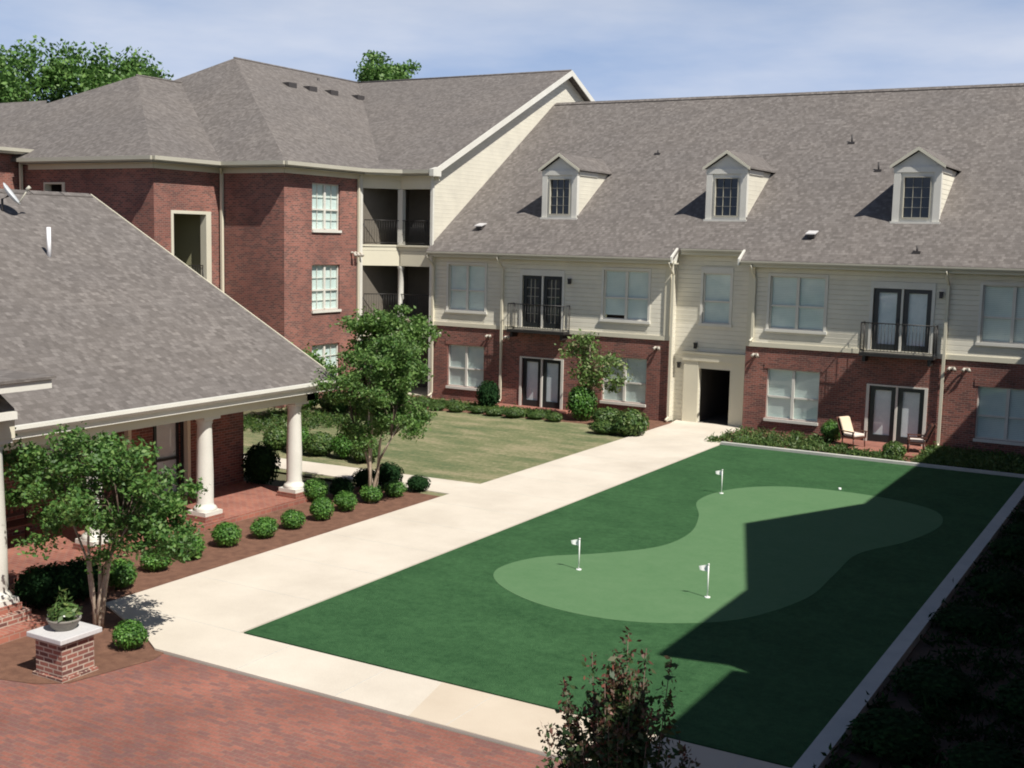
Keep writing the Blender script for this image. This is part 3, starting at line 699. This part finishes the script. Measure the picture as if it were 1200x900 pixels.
# roof 2, ridge along y at rx, hip front
xe = -29.55; ye = 34.05; zr2 = zr; ya = 42.2
m.prism([(xe, ye, EZ), (rx, ya, zr2), (rx, yr, zr2), (xe, yr, EZ)], T)
m.prism([(xe, ye, EZ), (rx, ya, zr2), (-50, ye, EZ)], T)
m.prism([(-50, ye, EZ), (rx, ya, zr2), (rx, yr, zr2), (-50, yr, EZ)], T)
# corner chamfer
m.prism([(xe, 38.85, EZ), (-28.45, y0, EZ), (xe-.6, y0+.6, EZ+.3)], (0, 0, -.1))
# roof 3
xe3 = -32.75; ye3 = 30.65; zr3 = 13.3; xr3 = -41.1; ya3 = 37.6
m.prism([(xe3, ye3, EZ), (xr3, ya3, zr3), (xr3, 46, zr3), (xe3, 46, EZ)], T)
m.prism([(xe3, ye3, EZ), (xr3, ya3, zr3), (-50.5, ye3, EZ)], T)
m.prism([(-50.5, ye3, EZ), (xr3, ya3, zr3), (xr3, 46, zr3), (-50.5, 46, EZ)], T)
# block 4 (left, nearer)
m.prism([(-40.05, 18, 9.62), (-40.05, 31.3, 9.62), (-46.5, 37.2, 12.4), (-60, 37.2, 12.4), (-60, 18, 12.4), (-46.5, 18, 12.4)], T)
wr = m.build('roof', 'shingle', W)
m = MB(); 
m.tube([(-26.95, yr, zr+.02), (rx, yr, zr+.02)], .05, 6); m.tube([(rx, ya, zr2+.02), (rx, yr, zr2+.02)], .05, 6); m.tube([(xr3, ya3, zr3+.02), (xr3, 41.5, zr3+.02)], .05, 6)

m.build('ridge_cap', 'shingle', wr)
# eaves: fascia/gutter/soffit following the plan outline
ev = [(-40.0, ye3), (xe3, ye3), (xe3, ye), (xe, ye), (xe, 38.85), (-28.45, y0), (-26.95, y0)]
wl = [(-40.0, 31.1), (-33.2, 31.1), (-33.2, 34.5), (-30, 34.5), (-30, 39.2), (-28.9, 40.4), (-26.95, 40.4)]
m = MB(); g = MB(); fz = MB()
for i in range(len(ev)-1):
    a, b, c, d = ev[i], ev[i+1], wl[i+1], wl[i]
    m.prism([(a[0], a[1], 9.03), (b[0], b[1], 9.03), (c[0], c[1], 9.03), (d[0], d[1], 9.03)], (0, 0, .03))
    v = Vector((b[0]-a[0], b[1]-a[1])).normalized(); nn = Vector((v.y, -v.x))
    fz.prism([(a[0], a[1], 9.02), (b[0], b[1], 9.02), (b[0]-nn.x*.02, b[1]-nn.y*.02, 9.02), (a[0]-nn.x*.02, a[1]-nn.y*.02, 9.02)], (0, 0, .2))
    o1, o2 = nn.x*.12, nn.y*.12
    g.prism([(a[0]+nn.x*.01, a[1]+nn.y*.01, 9.11), (b[0]+nn.x*.01, b[1]+nn.y*.01, 9.11), (b[0]+o1, b[1]+o2, 9.11), (a[0]+o1, a[1]+o2, 9.11)], (0, 0, .14))
    fz.prism([(d[0]+nn.x*.002, d[1]+nn.y*.002, 8.84), (c[0]+nn.x*.002, c[1]+nn.y*.002, 8.84), (c[0]+nn.x*.05, c[1]+nn.y*.05, 8.84), (d[0]+nn.x*.05, d[1]+nn.y*.05, 8.84)], (0, 0, .188))
m.box(-40.5, -40.05, 18, 31.2, 9.42, 9.46); g.box(-40.04, -39.92, 18, 31.35, 9.5, 9.63); fz.box(-40.05, -40.041, 18, 31.3, 9.42, 9.6)
m.build('soffit', 'fascia', W); fz.build('fascia', 'fascia', W); g.build('gutter', 'gutter', W)
m = MB()
dz = zr-EZ
for ya_, yb_, za_, zb_ in ((y0-.1, yr, EZ-.05, zr), (63.2, yr+.001, EZ-.05, zr)):
    m.prism([(-26.92, ya_, za_+.02), (-26.92, yb_, zb_+.02), (-26.92, yb_, zb_-.24), (-26.92, ya_, za_-.24)], (.04, 0, 0))
m.prism([(-26.87, y0-.14, EZ+.02), (-26.87, y0+.42, EZ+.16), (-26.87, y0+.42, EZ-.25), (-26.87, y0-.14, EZ-.25)], (-.2, 0, 0))
m.build('rake_board', 'white', W)
m = MB(); m.prism([(-27.29, y0+.2, EZ-.1), (-27.29, yr, zr-.18), (-26.93, yr, zr-.18), (-26.93, y0+.2, EZ-.1)], (0, 0, .03)); m.build('rake_soffit', 'fascia', W)
m = MB(); m.box(-33.1, -33.0, 34.35, 34.45, 3, 8.85); m.tube([(-33.05, 34.4, 8.8), (-33.0, 34.3, 8.95), (-32.8, 34.1, 9.15)], .05, 6); m.cut().box(-29.96, -29.88, 38.9, 38.98, .1, 8.9); m.cut().box(-40.35, -40.25, 30.9, 31.0, 0, 9.3)
m.build('downspout', 'cream', W)
for y, z in ((43.43, 13.4), (44.9, 13.4), (46.5, 13.4), (48.6, 13.4)):
    x = xe-(z-EZ)/(zr2-EZ)*(xe-rx); mm = MB(); mm.box(x-.2, x+.2, y-.28, y+.28, z-.1, z+.13); mm.build('roof_vent', 'vent', W)
mm = MB(); mm.tube([(-38.9, 47.3, 13.8), (-38.9, 47.3, 14.3)], .06, 8); mm.build('vent_pipe', 'vent', W)

# ---------------------------------------------------------------- right-hand building (casts the shadow on the green)
E_ = thing('apartment_building', (6, 28, 0), 'three storey brick building on the right side of the courtyard whose roof shades the green', 'building')
m = MB(); m.box(0, 12, 15.2, 39.9, 0, 9.15); m.cut().box(1.3, 12, 5, 15.19, 0, 9.15); m.build('brick_wall', 'brick', E_)
m = MB(); s = .5
for xa, ya_, yb_ in ((-.5, 14.8, 40.4), (.75, 4.5, 14.798)):
    xm = 6.2; m.prism([(xa, ya_, 9.2), (xm, ya_, 9.2+s*(xm-xa)), (xm, yb_, 9.2+s*(xm-xa)), (xa, yb_, 9.2)], T); m.prism([(13, ya_, 9.2), (xm+.001, ya_, 9.2+s*(xm-xa)), (xm+.001, yb_, 9.2+s*(xm-xa)), (13, yb_, 9.2)], T)
m.prism([(-.5, 19.1, 9.22), (-.5, 23.6, 11.75), (6, 23.6, 11.75), (6, 19.1, 9.22)], T); m.prism([(-.5, 28.1, 9.22), (-.5, 23.601, 11.75), (6, 23.601, 11.75), (6, 28.1, 9.22)], T)
m.build('roof', 'shingle', E_)
m = MB(); m.poly([(-.02, 19.7, 9.1), (-.02, 23.6, 11.5), (-.02, 27.5, 9.1)]); m.build('siding', 'siding', E_)
FRR = ((0, 0), (0, 1), (-1, 0))
for y in (18, 22, 26.6, 31, 35.5):
    for z in (.6, 3.65, 6.7): window(FRR, (y-.9, y+.9, z, z+1.75), E_, blind='blind', grid=None, deep=-.1, case=.05)

# ---------------------------------------------------------------- clubhouse with porch (left)
K = thing('clubhouse', (-22, 16, 0), 'single storey brick clubhouse with big grey shingle gable roof and white columned porch', 'building')
xE, zE, gs = -18.6, 3.0, .513; xR = -27.5; zR = zE+gs*(xE-xR)
m = MB()
m.prism([(xE, 4, zE), (xE, 23.4, zE), (xR, 23.4, zR), (xR, 4, zR)], (0, 0, -.12)); m.prism([(-36.4, 4, zE), (-36.4, 23.4, zE), (xR-.001, 23.4, zR), (xR-.001, 4, zR)], (0, 0, -.12))
kr = m.build('roof', 'shingle', K)
m = MB(); 
for k in range(19): y = 4+k*1.02; m.prism([(xR+.18, y, zR-.05), (xR, y, zR+.03), (xR-.18, y, zR-.05), (xR-.18, y, zR-.08), (xR+.18, y, zR-.08)], (0, .98, 0))
m.build('ridge_cap', 'shingle', kr)
m = MB(); wins = [(16.6, 17.6, .9, 2.2), (19.9, 20.7, .2, 2.25), (13.2, 14.6, .9, 2.2), (9.5, 11, .2, 2.3)]
FK = ((-21.3, 0), (0, 1), (1, 0)); mk = MB(*FK); wall(mk, 5, 22.9, 0, 2.9, wins, .14)
mk.build('brick_wall', 'brick', K)
m.poly([(-21.3, 22.9, 0), (-34, 22.9, 0), (-34, 22.9, 2.9), (-27.5, 22.9, 6.9), (-21.3, 22.9, 2.9+.9)]); m.build('brick_wall', 'brick', K)
window(FK, wins[0], K, blind='curtain', twin=False, case=.06, frame='door'); window(FK, wins[2], K, blind='curtain', case=.06, frame='door')
window(FK, wins[1], K, blind='curtain', twin=False, case=.08, frame='door', grid=None, sill=False); french(FK, wins[3], K, 'curtain', 'door', header=0)
m = MB(); m.box(-21.25, -21.12, 20.75, 20.85, .16, 2.6); m.cut().box(-21.25, -21.12, 18.9, 19.0, .16, 2.6); m.build('trim_board', 'cream', K)
m = MB()
m.box(-19.45, -18.8, 12.9, 22.75, 2.52, 2.74); m.box(-21.3, -18.8, 22.45, 22.75, 2.521, 2.741); m.box(-19.5, -18.72, 12.9, 22.82, 2.741, 2.86)
m.build('porch_beam', 'cream', K)
m = MB(); m.box(-21.2, -19.46, 12.9, 22.4, 2.6, 2.64); m.box(-18.715, xE-.02, 4, 23.35, 2.8, 2.84); m.build('soffit', 'fascia', K)
m = MB(); m.box(xE-.02, xE+.005, 4, 23.4, 2.74, 2.95); m.build('fascia', 'white', K)
m = MB(); m.prism([(xE+.006, 4, 2.86), (xE+.006, 4, 3.0), (xE+.13, 4, 3.0), (xE+.13, 4, 2.93), (xE+.08, 4, 2.86)], (0, 19.42, 0)); m.build('gutter', 'white', K)
m = MB(); m.prism([(xE, 23.401, zE-.2), (xE, 23.401, zE+.02), (xR, 23.401, zR+.02), (xR, 23.401, zR-.2)], (0, .03, 0)); m.build('rake_board', 'cream', K)
m = MB(); m.prism([(-21.28, 4, -.05), (-18.75, 4, -.05), (-18.75, 22.9, -.05), (-21.28, 22.9, -.05)], (0, 0, .19)); m.box(-18.749, -16.1, 5, 12.75, -.05, .14); m.build('porch_floor', 'brick_pav', K)
def column(x, y, z0, zt, r=.19):
    c = MB(); c.box(x-.3, x+.3, y-.3, y+.3, z0-.12, z0-.002, 1)
    c.box(x-.27, x+.27, y-.27, y+.27, z0, z0+.09)
    c.ring([(.26, z0+.09), (.27, z0+.13), (.24, z0+.18), (.2, z0+.21), (r, z0+.27), (r*1.01, z0+.9), (r*.86, zt-.24), (r*.88, zt-.2), (r*.98, zt-.17), (r*.9, zt-.14), (r*1.2, zt-.08)], x, y, 28)
    c.box(x-.25, x+.25, y-.25, y+.25, zt-.08, zt)
    return c.build('column', ['white', 'brick_pav'], K)
for y in (22.35, 19.3, 16.2): column(-19.12, y, .26, 2.52)
c = MB(); c.box(-17.2, -16.4, 11.76, 12.56, -.02, .32); c.build('column_pedestal', 'brick_pier', K)
column(-16.8, 12.16, .44, 3.2, .22)
m = MB()
m.box(-18.7, -16.5, 11.9, 12.42, 3.2, 3.6); m.box(-17.1, -16.501, 5, 11.899, 3.2, 3.6); m.build('porch_beam', 'cream', K)
m = MB(); m.box(-19.6, -16.05, 5, 12.8, 4.02, 4.17); m.build('cornice', 'white', K)
m = MB(); m.box(-16.35, -16.2, 5, 12.25, 3.56, 3.68); m.build('cornice', 'white', K)
m = MB(); m.box(-19.0, -16.9, 5, 12.35, 3.601, 4.019); m.prism([(-16.9, 5, 4.0), (-16.9, 12.35, 4.0), (-16.4, 12.35, 3.7), (-16.4, 5, 3.7)], (0, 0, -.08)); m.build('frieze', 'shingle', K)
m = MB(); m.prism([(-16.0, 4, 4.172), (-16.0, 12.85, 4.172), (-20.5, 12.85, 4.172), (-20.5, 9, 5.5), (-18, 9, 5.5), (-18, 4, 5.5)][:3]+[(-20.6, 12.85, 4.172)], (0, 0, .05)); m.build('portico_roof', 'shingle', K)
m = MB(); m.tube([(-24.3, 19.4, 5.8), (-24.3, 19.4, 6.62)], .05, 10); m.build('vent_pipe', 'pvc', K)
# satellite dish near the ridge
S = thing('satellite_dish', (-26.3, 19.75, 6.95), 'pale grey satellite dish seen from the side near the ridge of the clubhouse roof', 'satellite dish')
d = MB(); nn = Vector((.55, .55, .55)).normalized(); xx = nn.cross(Vector((0, 0, 1))).normalized(); yy = nn.cross(xx); C0 = Vector((-26.2, 19.8, 7.42))
vs_ = [C0-nn*.06]; fs_ = []
for rr, dp in ((.12, -.05), (.22, -.02), (.3, .03)):
    for j in range(20): a = j*math.pi/10; vs_.append(C0+(xx*math.cos(a)+yy*math.sin(a)*1.1)*rr+nn*dp)
for j in range(20):
    fs_.append((0, 1+j, 1+(j+1) % 20))
    for k in range(2): fs_.append((1+k*20+j, 1+k*20+(j+1) % 20, 21+k*20+(j+1) % 20, 21+k*20+j))
d.add([tuple(v) for v in vs_], fs_, 0, True); o = d.build('dish', 'dish', S); sd = o.modifiers.new('s', 'SOLIDIFY'); sd.thickness = .02
d = MB(); d.tube([(-26.4, 19.7, 6.85), (-26.4, 19.7, 7.3), tuple(C0-nn*.07)], .03, 8); d.box(-26.52, -26.28, 19.55, 19.85, 6.84, 6.9); d.build('mast', 'vent', S)
d = MB(); d.tube([tuple(C0-yy*(-.3)), tuple(C0+nn*.42+yy*.12)], .018, 6); d.tube([tuple(C0+nn*.38+yy*.12), tuple(C0+nn*.5+yy*.1)], .045, 8); d.build('feed_arm', 'gutter', S)
# bench on the porch
Bn = thing('bench', (-20.6, 15.2, .14), 'dark wooden slatted bench in the shade of the clubhouse porch behind the left tree', 'bench')
m = MB()
for k in range(4): m.box(-20.85+k*.13, -20.74+k*.13, 14.4, 16.0, .56, .6)
m.build('seat', 'wood', Bn)
m = MB(); m.box(-20.95, -20.91, 14.4, 16.0, .98, 1.06); m.box(-20.95, -20.91, 14.4, 16.0, .66, .72)
for k in range(12): m.box(-20.945, -20.915, 14.45+k*.135, 14.5+k*.135, .72, .98)
m.build('backrest', 'wood', Bn)
for x, y, h in ((-20.9, 14.45, .85), (-20.9, 15.95, .85), (-20.4, 14.45, .42), (-20.4, 15.95, .42)): MB().box(x-.03, x+.03, y-.03, y+.03, .14, .14+h).build('leg', 'wood', Bn)

# ---------------------------------------------------------------- planter pier and pot
Pi = thing('brick_pier', (-14.28, 11.55, 0), 'low square brick pier with pale stone cap at the plaza corner', 'pier')
m = MB(); m.box(-14.58, -14.0, 11.22, 11.8, -.05, .58); m.box(-14.62, -13.96, 11.18, 11.84, -.05, .04); m.build('shaft', 'brick_pier', Pi)
m = MB(); m.box(-14.67, -13.91, 11.13, 11.89, .581, .66); o = m.build('cap', 'stone', Pi)
bv = o.modifiers.new('b', 'BEVEL'); bv.width = .012; bv.segments = 2
Po = thing('potted_plant', (-14.32, 11.53, .66), 'round grey bowl of leafy green plants with white flowers on the brick pier', 'potted plant')
m = MB(); m.ring([(.15, .662), (.17, .68), (.225, .77), (.24, .8), (.25, .81), (.25, .835), (.23, .835), (.22, .81)], -14.32, 11.53, 28); m.build('pot', 'pot', Po)
p, d_ = blob(300, (0, 0, .25), (.26, .26, .16), .2); leaves('plant', p, .055, 'liriope', Po, .3, .45, d_)
p = np.array([[0, 0, .4]])+rng.normal(size=(60, 3))*[.06, .06, .1]; leaves('plant', p, .05, 'liriope', Po, .1, .3)
p, d_ = blob(30, (0, 0, .2), (.26, .26, .1), .85); leaves('flowers', p[p[:, 2] > .1], .018, 'flag', Po, .5, .9)

# ---------------------------------------------------------------- golf flags and cup
for i, (x, y, lb) in enumerate(((-10.37, 20.75, 'small white putting flag on the left lobe of the green'), (-7.53, 20.45, 'small white putting flag nearest the shadow edge'), (-10.56, 29.4, 'small white putting flag at the far upper lobe of the green'))):
    t = thing('golf_flag', (x, y, .035), lb, 'golf flag', 'golf flags on the putting green')
    m = MB(); m.ring([(.055, .0362), (.055, .05), (.045, .052)], x, y, 14); m.build('cup', 'cup', t)
    m = MB(); m.tube([(x, y, .04), (x, y, .66)], .013, 8); m.tube([(x, y, .66), (x, y, .68)], .02, 8); m.build('pole', 'flag', t)
    m = MB(); vs_ = []
    for k in range(6): q = k/5; vs_ += [(x-.015-q*.17, y+.02*math.sin(q*5), .655-.04*q), (x-.015-q*.15, y+.02*math.sin(q*5+.4), .515+.03*q)]
    m.add(vs_, [(2*k, 2*k+1, 2*k+3, 2*k+2) for k in range(5)], 0, True); m.build('flag', 'flag', t)
t = tag(MB().ring([(.04, .031), (.04, .075), (.03, .075), (.03, .035)], -8.09, 31.85, 14).build('golf_cup', 'cup'), 'small white cup marker on the dark turf beyond the putting green', 'golf cup')

# ---------------------------------------------------------------- patio chairs
def chair(loc, rz_, label, seatm, backm):
    t = thing('patio_chair', loc, label, 'chair', 'patio chairs outside the right ground floor doors')
    Rm = Matrix.Rotation(rz_, 4, 'Z') @ Matrix.Scale(.82, 4)
    def ad(mb, n, mt):
        o = mb.build(n, mt); o.data.transform(Rm); o.parent = t
        if n in ('cushion', 'back_cushion'):
            b = o.modifiers.new('b', 'BEVEL'); b.width = .035; b.segments = 3
    ad(MB().box(-.3, .3, -.3, .28, .42, .54), 'cushion', seatm)
    m = MB(); m.prism([(-.29, .22, .5), (.29, .22, .5), (.29, .33, .52), (-.29, .33, .52)], (0, .28, .62)); ad(m, 'back_cushion', backm)
    m = MB(); m.box(-.34, .34, -.33, .33, .36, .41); m.prism([(-.33, .36, .4), (.33, .36, .4), (.33, .4, .4), (-.33, .4, .4)], (0, .3, .72)); ad(m, 'frame', 'wood')
    for sx in (-1, 1):
        m = MB(); m.box(sx*.36-.035, sx*.36+.035, -.33, .4, .6, .64); m.box(sx*.36-.025, sx*.36+.025, -.31, -.26, .37, .599); ad(m, 'armrest', 'wood')
        for sy in (-1, 1): ad(MB().tube([(sx*.33, sy*.3, 0), (sx*.32, sy*.28, .37)], [.022, .03], 6), 'leg', 'wood')
chair((-9.55, 39.0, .05), R(62), 'dark framed patio chair with tan back cushion in the sun left of the doors', 'cushw', 'cush')
chair((-7.6, 39.2, .05), R(-75), 'dark framed patio chair with pale seat in the shade right of the doors', 'cushw', 'wood')

# ---------------------------------------------------------------- shrubs
row = [(177, 672), (220, 658), (262, 643), (306, 633), (340, 622), (375, 612), (403, 601), (433, 591), (461, 584), (489, 578)]
ordn = ['first', 'second', 'third', 'fourth', 'fifth', 'sixth', 'seventh', 'eighth', 'ninth', 'tenth']
for i, (x, y) in enumerate(row):
    gx_, gy = gp(x, y); dk = i == 9
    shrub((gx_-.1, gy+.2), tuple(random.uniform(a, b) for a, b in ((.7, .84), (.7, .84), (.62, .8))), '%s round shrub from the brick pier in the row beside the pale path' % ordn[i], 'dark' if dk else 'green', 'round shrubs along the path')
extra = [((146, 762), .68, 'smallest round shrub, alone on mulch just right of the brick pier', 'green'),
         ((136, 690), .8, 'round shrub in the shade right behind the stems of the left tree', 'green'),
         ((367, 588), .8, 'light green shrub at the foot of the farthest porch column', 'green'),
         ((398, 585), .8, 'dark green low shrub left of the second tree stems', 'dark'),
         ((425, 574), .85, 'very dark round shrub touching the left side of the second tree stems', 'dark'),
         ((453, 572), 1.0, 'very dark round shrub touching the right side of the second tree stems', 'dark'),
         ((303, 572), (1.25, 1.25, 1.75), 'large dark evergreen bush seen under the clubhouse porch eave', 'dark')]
for (x, y), s, lb, kd in extra:
    gx_, gy = gp(x, y); shrub((gx_, gy+.1), s, lb, kd)
for i, (x, y) in enumerate(((40, 716), (66, 712), (92, 706))):
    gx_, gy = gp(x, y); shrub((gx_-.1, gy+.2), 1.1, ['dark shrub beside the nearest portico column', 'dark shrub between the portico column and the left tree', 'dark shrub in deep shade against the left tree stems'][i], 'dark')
fac = [((567, 482), (1.35, 1.2, 1.75), 'dark round bush between the left window and downspout of the far wall', 'dark'),
       ((678, 494), (1.6, 1.4, 1.9), 'big dark green bush right of the left patio doors', 'green'),
       ((735, 512), (1.6, 1.5, 1.6), 'large clipped bush beside the path near the far entrance', 'hedge'),
       ((708, 500), (1.5, 1.2, 1.15), 'yellow green bush left of the large clipped bush', 'hedge'),
       ((972, 519), (1.0, 1.0, 1.2), 'small bright green bush left of the tan patio chair', 'green'),
       ((705, 510), (1.4, .9, .8), 'low spreading bush on mulch in front of the bush group', 'hedge'),
       ((1045, 538), (1.2, .9, .9), 'low brownish green bush in front of the right patio', 'hedge')]
for (x, y), s, lb, kd in fac:
    gx_, gy = gp(x, y); shrub((gx_, gy+.3), s, lb, kd)
# low hedge clumps in front of the left facade
for i in range(9):
    x = -26.6+i*.82; shrub((x, 37.45+.12*math.sin(i*2)+.09*i*.5), (random.uniform(.7, 1.05), .75, random.uniform(.5, .8)), '%s low hedge clump from the left in the bed under the far left windows' % ordn[i], 'hedge', 'hedge clumps at the lawn edge')
for i in range(5):
    x = -24.2+i*.85; shrub((x, 27.5+.1*math.sin(i*3)), (1.2, 1., 1.25), '%s green hedge clump from the clubhouse along the side path' % ordn[i], 'green' if i % 2 else 'hedge', 'hedge clumps by the side path')
for i in range(6):
    x = -28.9+i*.85; shrub((x, 34.6+.3*math.sin(i*2)), (1.25, 1.1, 1.2), '%s leafy shrub from the left below the brick wing behind the porch' % ordn[i], 'hedge' if i % 2 else 'green', 'shrubs below the brick wing')
k = 0
for y in (15.5, 18.2, 21, 23.8, 26.6, 29.4, 32.2, 35, 38):
    for x in (-2.9, -1.7):
        if x == -1.7 and y > 30: continue
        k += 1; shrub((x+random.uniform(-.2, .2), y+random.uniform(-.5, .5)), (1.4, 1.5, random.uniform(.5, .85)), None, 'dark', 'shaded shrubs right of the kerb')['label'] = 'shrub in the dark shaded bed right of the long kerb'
# tufts of ground cover
def tufts(name, n, x0, x1, y0, y1, label, matn='liriope', h=.17, clear=None, poly=None):
    P = []
    for i in range(n):
        x = random.uniform(x0, x1); y = random.uniform(y0, y1)
        if clear and clear(x, y): continue
        q = rng.normal(size=(22, 3))*[.09, .09, .06]+[x, y, h*.55]; P.append(q)
    P = np.vstack(P); P[:, 2] = np.clip(P[:, 2], .015, None); o = leaves(name, P, .075, matn, None, .05, .28); tag(o, label, 'ground cover', kind='stuff'); return o
tufts('ground_cover', 270, -13.8, -7.4, 37.05, 38.5, 'leafy green ground cover between the far kerb and the brick wall', clear=lambda x, y: (x > -9.6 and y > 37.9) or x > -7.6+.0*y)
tufts('ground_cover', 70, -13.7, -10.4, 38.4, 40.1, 'leafy green ground cover under the right ground floor window')
tufts('ground_cover', 500, -7.3, -3.9, 37.05, 40.1, 'shaded ground cover at the far right corner')
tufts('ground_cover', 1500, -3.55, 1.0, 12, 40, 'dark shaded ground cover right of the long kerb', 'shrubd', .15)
tufts('ground_cover', 420, -28.8, -20.5, 38.0, 39.0, 'green ground cover in the mulch under the far left windows', 'shrubg')
tufts('ground_cover', 260, -29, -25.5, 29.2, 33.8, 'ground cover at the shady end of the lawn', 'shrubg', .2)

# ---------------------------------------------------------------- trees
multistem('crepe_myrtle', (-15.38, 13.05, 0), [(-.9, .1, 2.1), (-.35, .5, 2.5), (.1, -.2, 2.6), (.55, .2, 2.5), (1.0, -.1, 2.1), (-.1, .6, 2.2)],
          'multi stemmed green crepe myrtle beside the brick pier at the left', 'tree', 'leafA', .042,
          clumpset(78, (.0, .1, 2.3), (1.85, 1.35, 1.1), .34, 1.05)+clumpset(12, (-1.8, .0, 2.5), (.7, .6, .6), .34, 1.5)+clumpset(10, (1.5, .2, 1.8), (.6, .6, .4), .3, 1.3), 175, r0=.033)
multistem('crepe_myrtle', (-17.45, 23.3, 0), [(-.8, .1, 2.2), (-.3, .4, 3.2), (.1, -.2, 3.5), (.5, .2, 2.8), (.9, -.1, 2.1)],
          'multi stemmed green crepe myrtle at the end of the shrub row near the side path', 'tree', 'leafB', .045,
          clumpset(85, (-.05, .0, 2.85), (1.5, 1.25, 1.5), .36, 1.4)+clumpset(9, (.9, .1, 2.1), (.8, .5, .4), .3, 1.5), 220, r0=.045)
multistem('crepe_myrtle', (-25.0, 34.0, 0), [(-.6, .1, 2.4), (-.1, .3, 3.4), (.4, -.2, 3.3), (.7, .2, 2.6)],
          'taller green tree behind the second crepe myrtle before the corner porches', 'tree', 'leafB', .07,
          clumpset(60, (.3, .0, 2.9), (2.0, 1.2, 1.4), .46, 1.6), 170, r0=.06)
multistem('crepe_myrtle', (-27.4, 32.0, 0), [(-.4, .1, 1.5), (.1, .3, 1.8), (.4, -.2, 1.7), (-.1, -.2, 1.8)],
          'pale stemmed tree seen under the clubhouse porch eave', 'tree', 'leafB', .085,
          clumpset(22, (.0, .0, 2.0), (1.3, 1.2, .6), .4, 1.2), 120, r0=.06)
multistem('young_tree', (-19.2, 38.9, 0), [(-.3, 0, 2.3), (.3, .1, 2.0), (.0, -.1, 2.8)],
          'small sparse yellow green tree before the brick wall left of the far entrance', 'tree', 'leafC', .075,
          clumpset(18, (.4, .0, 1.75), (1.0, .6, .8), .5, .8)+clumpset(13, (-.35, .0, 2.6), (.75, .5, .8), .42, 1.6), 62, r0=.026)
# foreground red tipped myrtle: upright leafy shoots
t = thing('crepe_myrtle', (-4.05, 9.05, .07), 'red tipped young crepe myrtle in the foreground at the bottom of the picture', 'tree')
P = []; Pr = []; m = MB()
shoots = []
for i in range(36):
    a = rng.uniform(0, 6.28); r = rng.uniform(.1, .74)*(1 if i > 6 else .5); h = 3.05-abs(r)*1.15+rng.uniform(-.28, .16)
    shoots.append((math.cos(a)*r*.9, math.sin(a)*r, h))
for sx, sy, sz in shoots+[(.02, 0, 3.2), (-.32, 0, 2.95), (.42, 0, 3.05), (-.6, .05, 2.62), (.15, .1, 3.05)]:
    b0 = Vector((sx*.15, sy*.15, 0)); mid = Vector((sx*.7, sy*.7, sz*.55)); tp = Vector((sx, sy, sz)); m.tube([b0, mid, tp], [.014, .008, .003], 5)
    n = 235; q = rng.random((n, 1))**1.05*1.25-.25; ln = np.array(mid)[None]*(1-q)+np.array(tp)[None]*q; rad = .15*(1-np.clip(q, 0, 1)*.75)
    pp = ln+rng.normal(size=(n, 3))*rad*[.75, .75, .5]; top = q[:, 0] > .82+rng.normal(size=n)*.14; P.append(pp[~top]); Pr.append(pp[top])
m.build('trunk', 'barkd').parent = t
leaves('crown', np.vstack(P), .038, 'leafR', t, .3, .5)
M['leafRR'] = leaf_mat('red_tip', (.05, .055, .025), (.11, .05, .035), (.2, .065, .05), .25)
leaves('red_tips', np.vstack(Pr), .026, 'leafRR', t, .3, .5)
# trees beyond the roofs
def far_tree(loc, H, R3, n, per, label, leaf):
    t = thing('broadleaf_tree', loc, label, 'tree', 'trees beyond the roofs'); m = MB()
    m.tube([(0, 0, 0), (.2, 0, H*.4), (0, .1, H*.8)], [.35, .25, .1], 8); cs = clumpset(n, (0, 0, H-R3[2]), R3, R3[0]*.33, None, .3)
    for c, r in cs[::3]: m.tube([(.1, 0, H*.5), (c[0]*.5, c[1]*.5, H*.5+(c[2]-H*.5)*.6), c], [.14, .08, .03], 5)
    m.build('trunk', 'barkd').parent = t
    P = np.vstack([blob(per, c, (r, r, r*.75), .2)[0] for c, r in cs]); leaves('crown', P, leaf, 'bgleaf', t, .3)
far_tree((-.815*80, .715*80, 0), 19.8, (3.9, 3.9, 4.3), 60, 230, 'leafy green tree rising behind the far left roof', .17)
far_tree((-.88*78, .67*78, 0), 18.3, (4.8, 4.8, 4.6), 60, 230, 'leafy green tree at the left edge of the picture behind the roof', .17)
far_tree((-.612*92, .832*92, 0), 21.4, (2.6, 2.6, 3.2), 44, 150, 'small tree top showing above the roof ridge in the middle', .15)
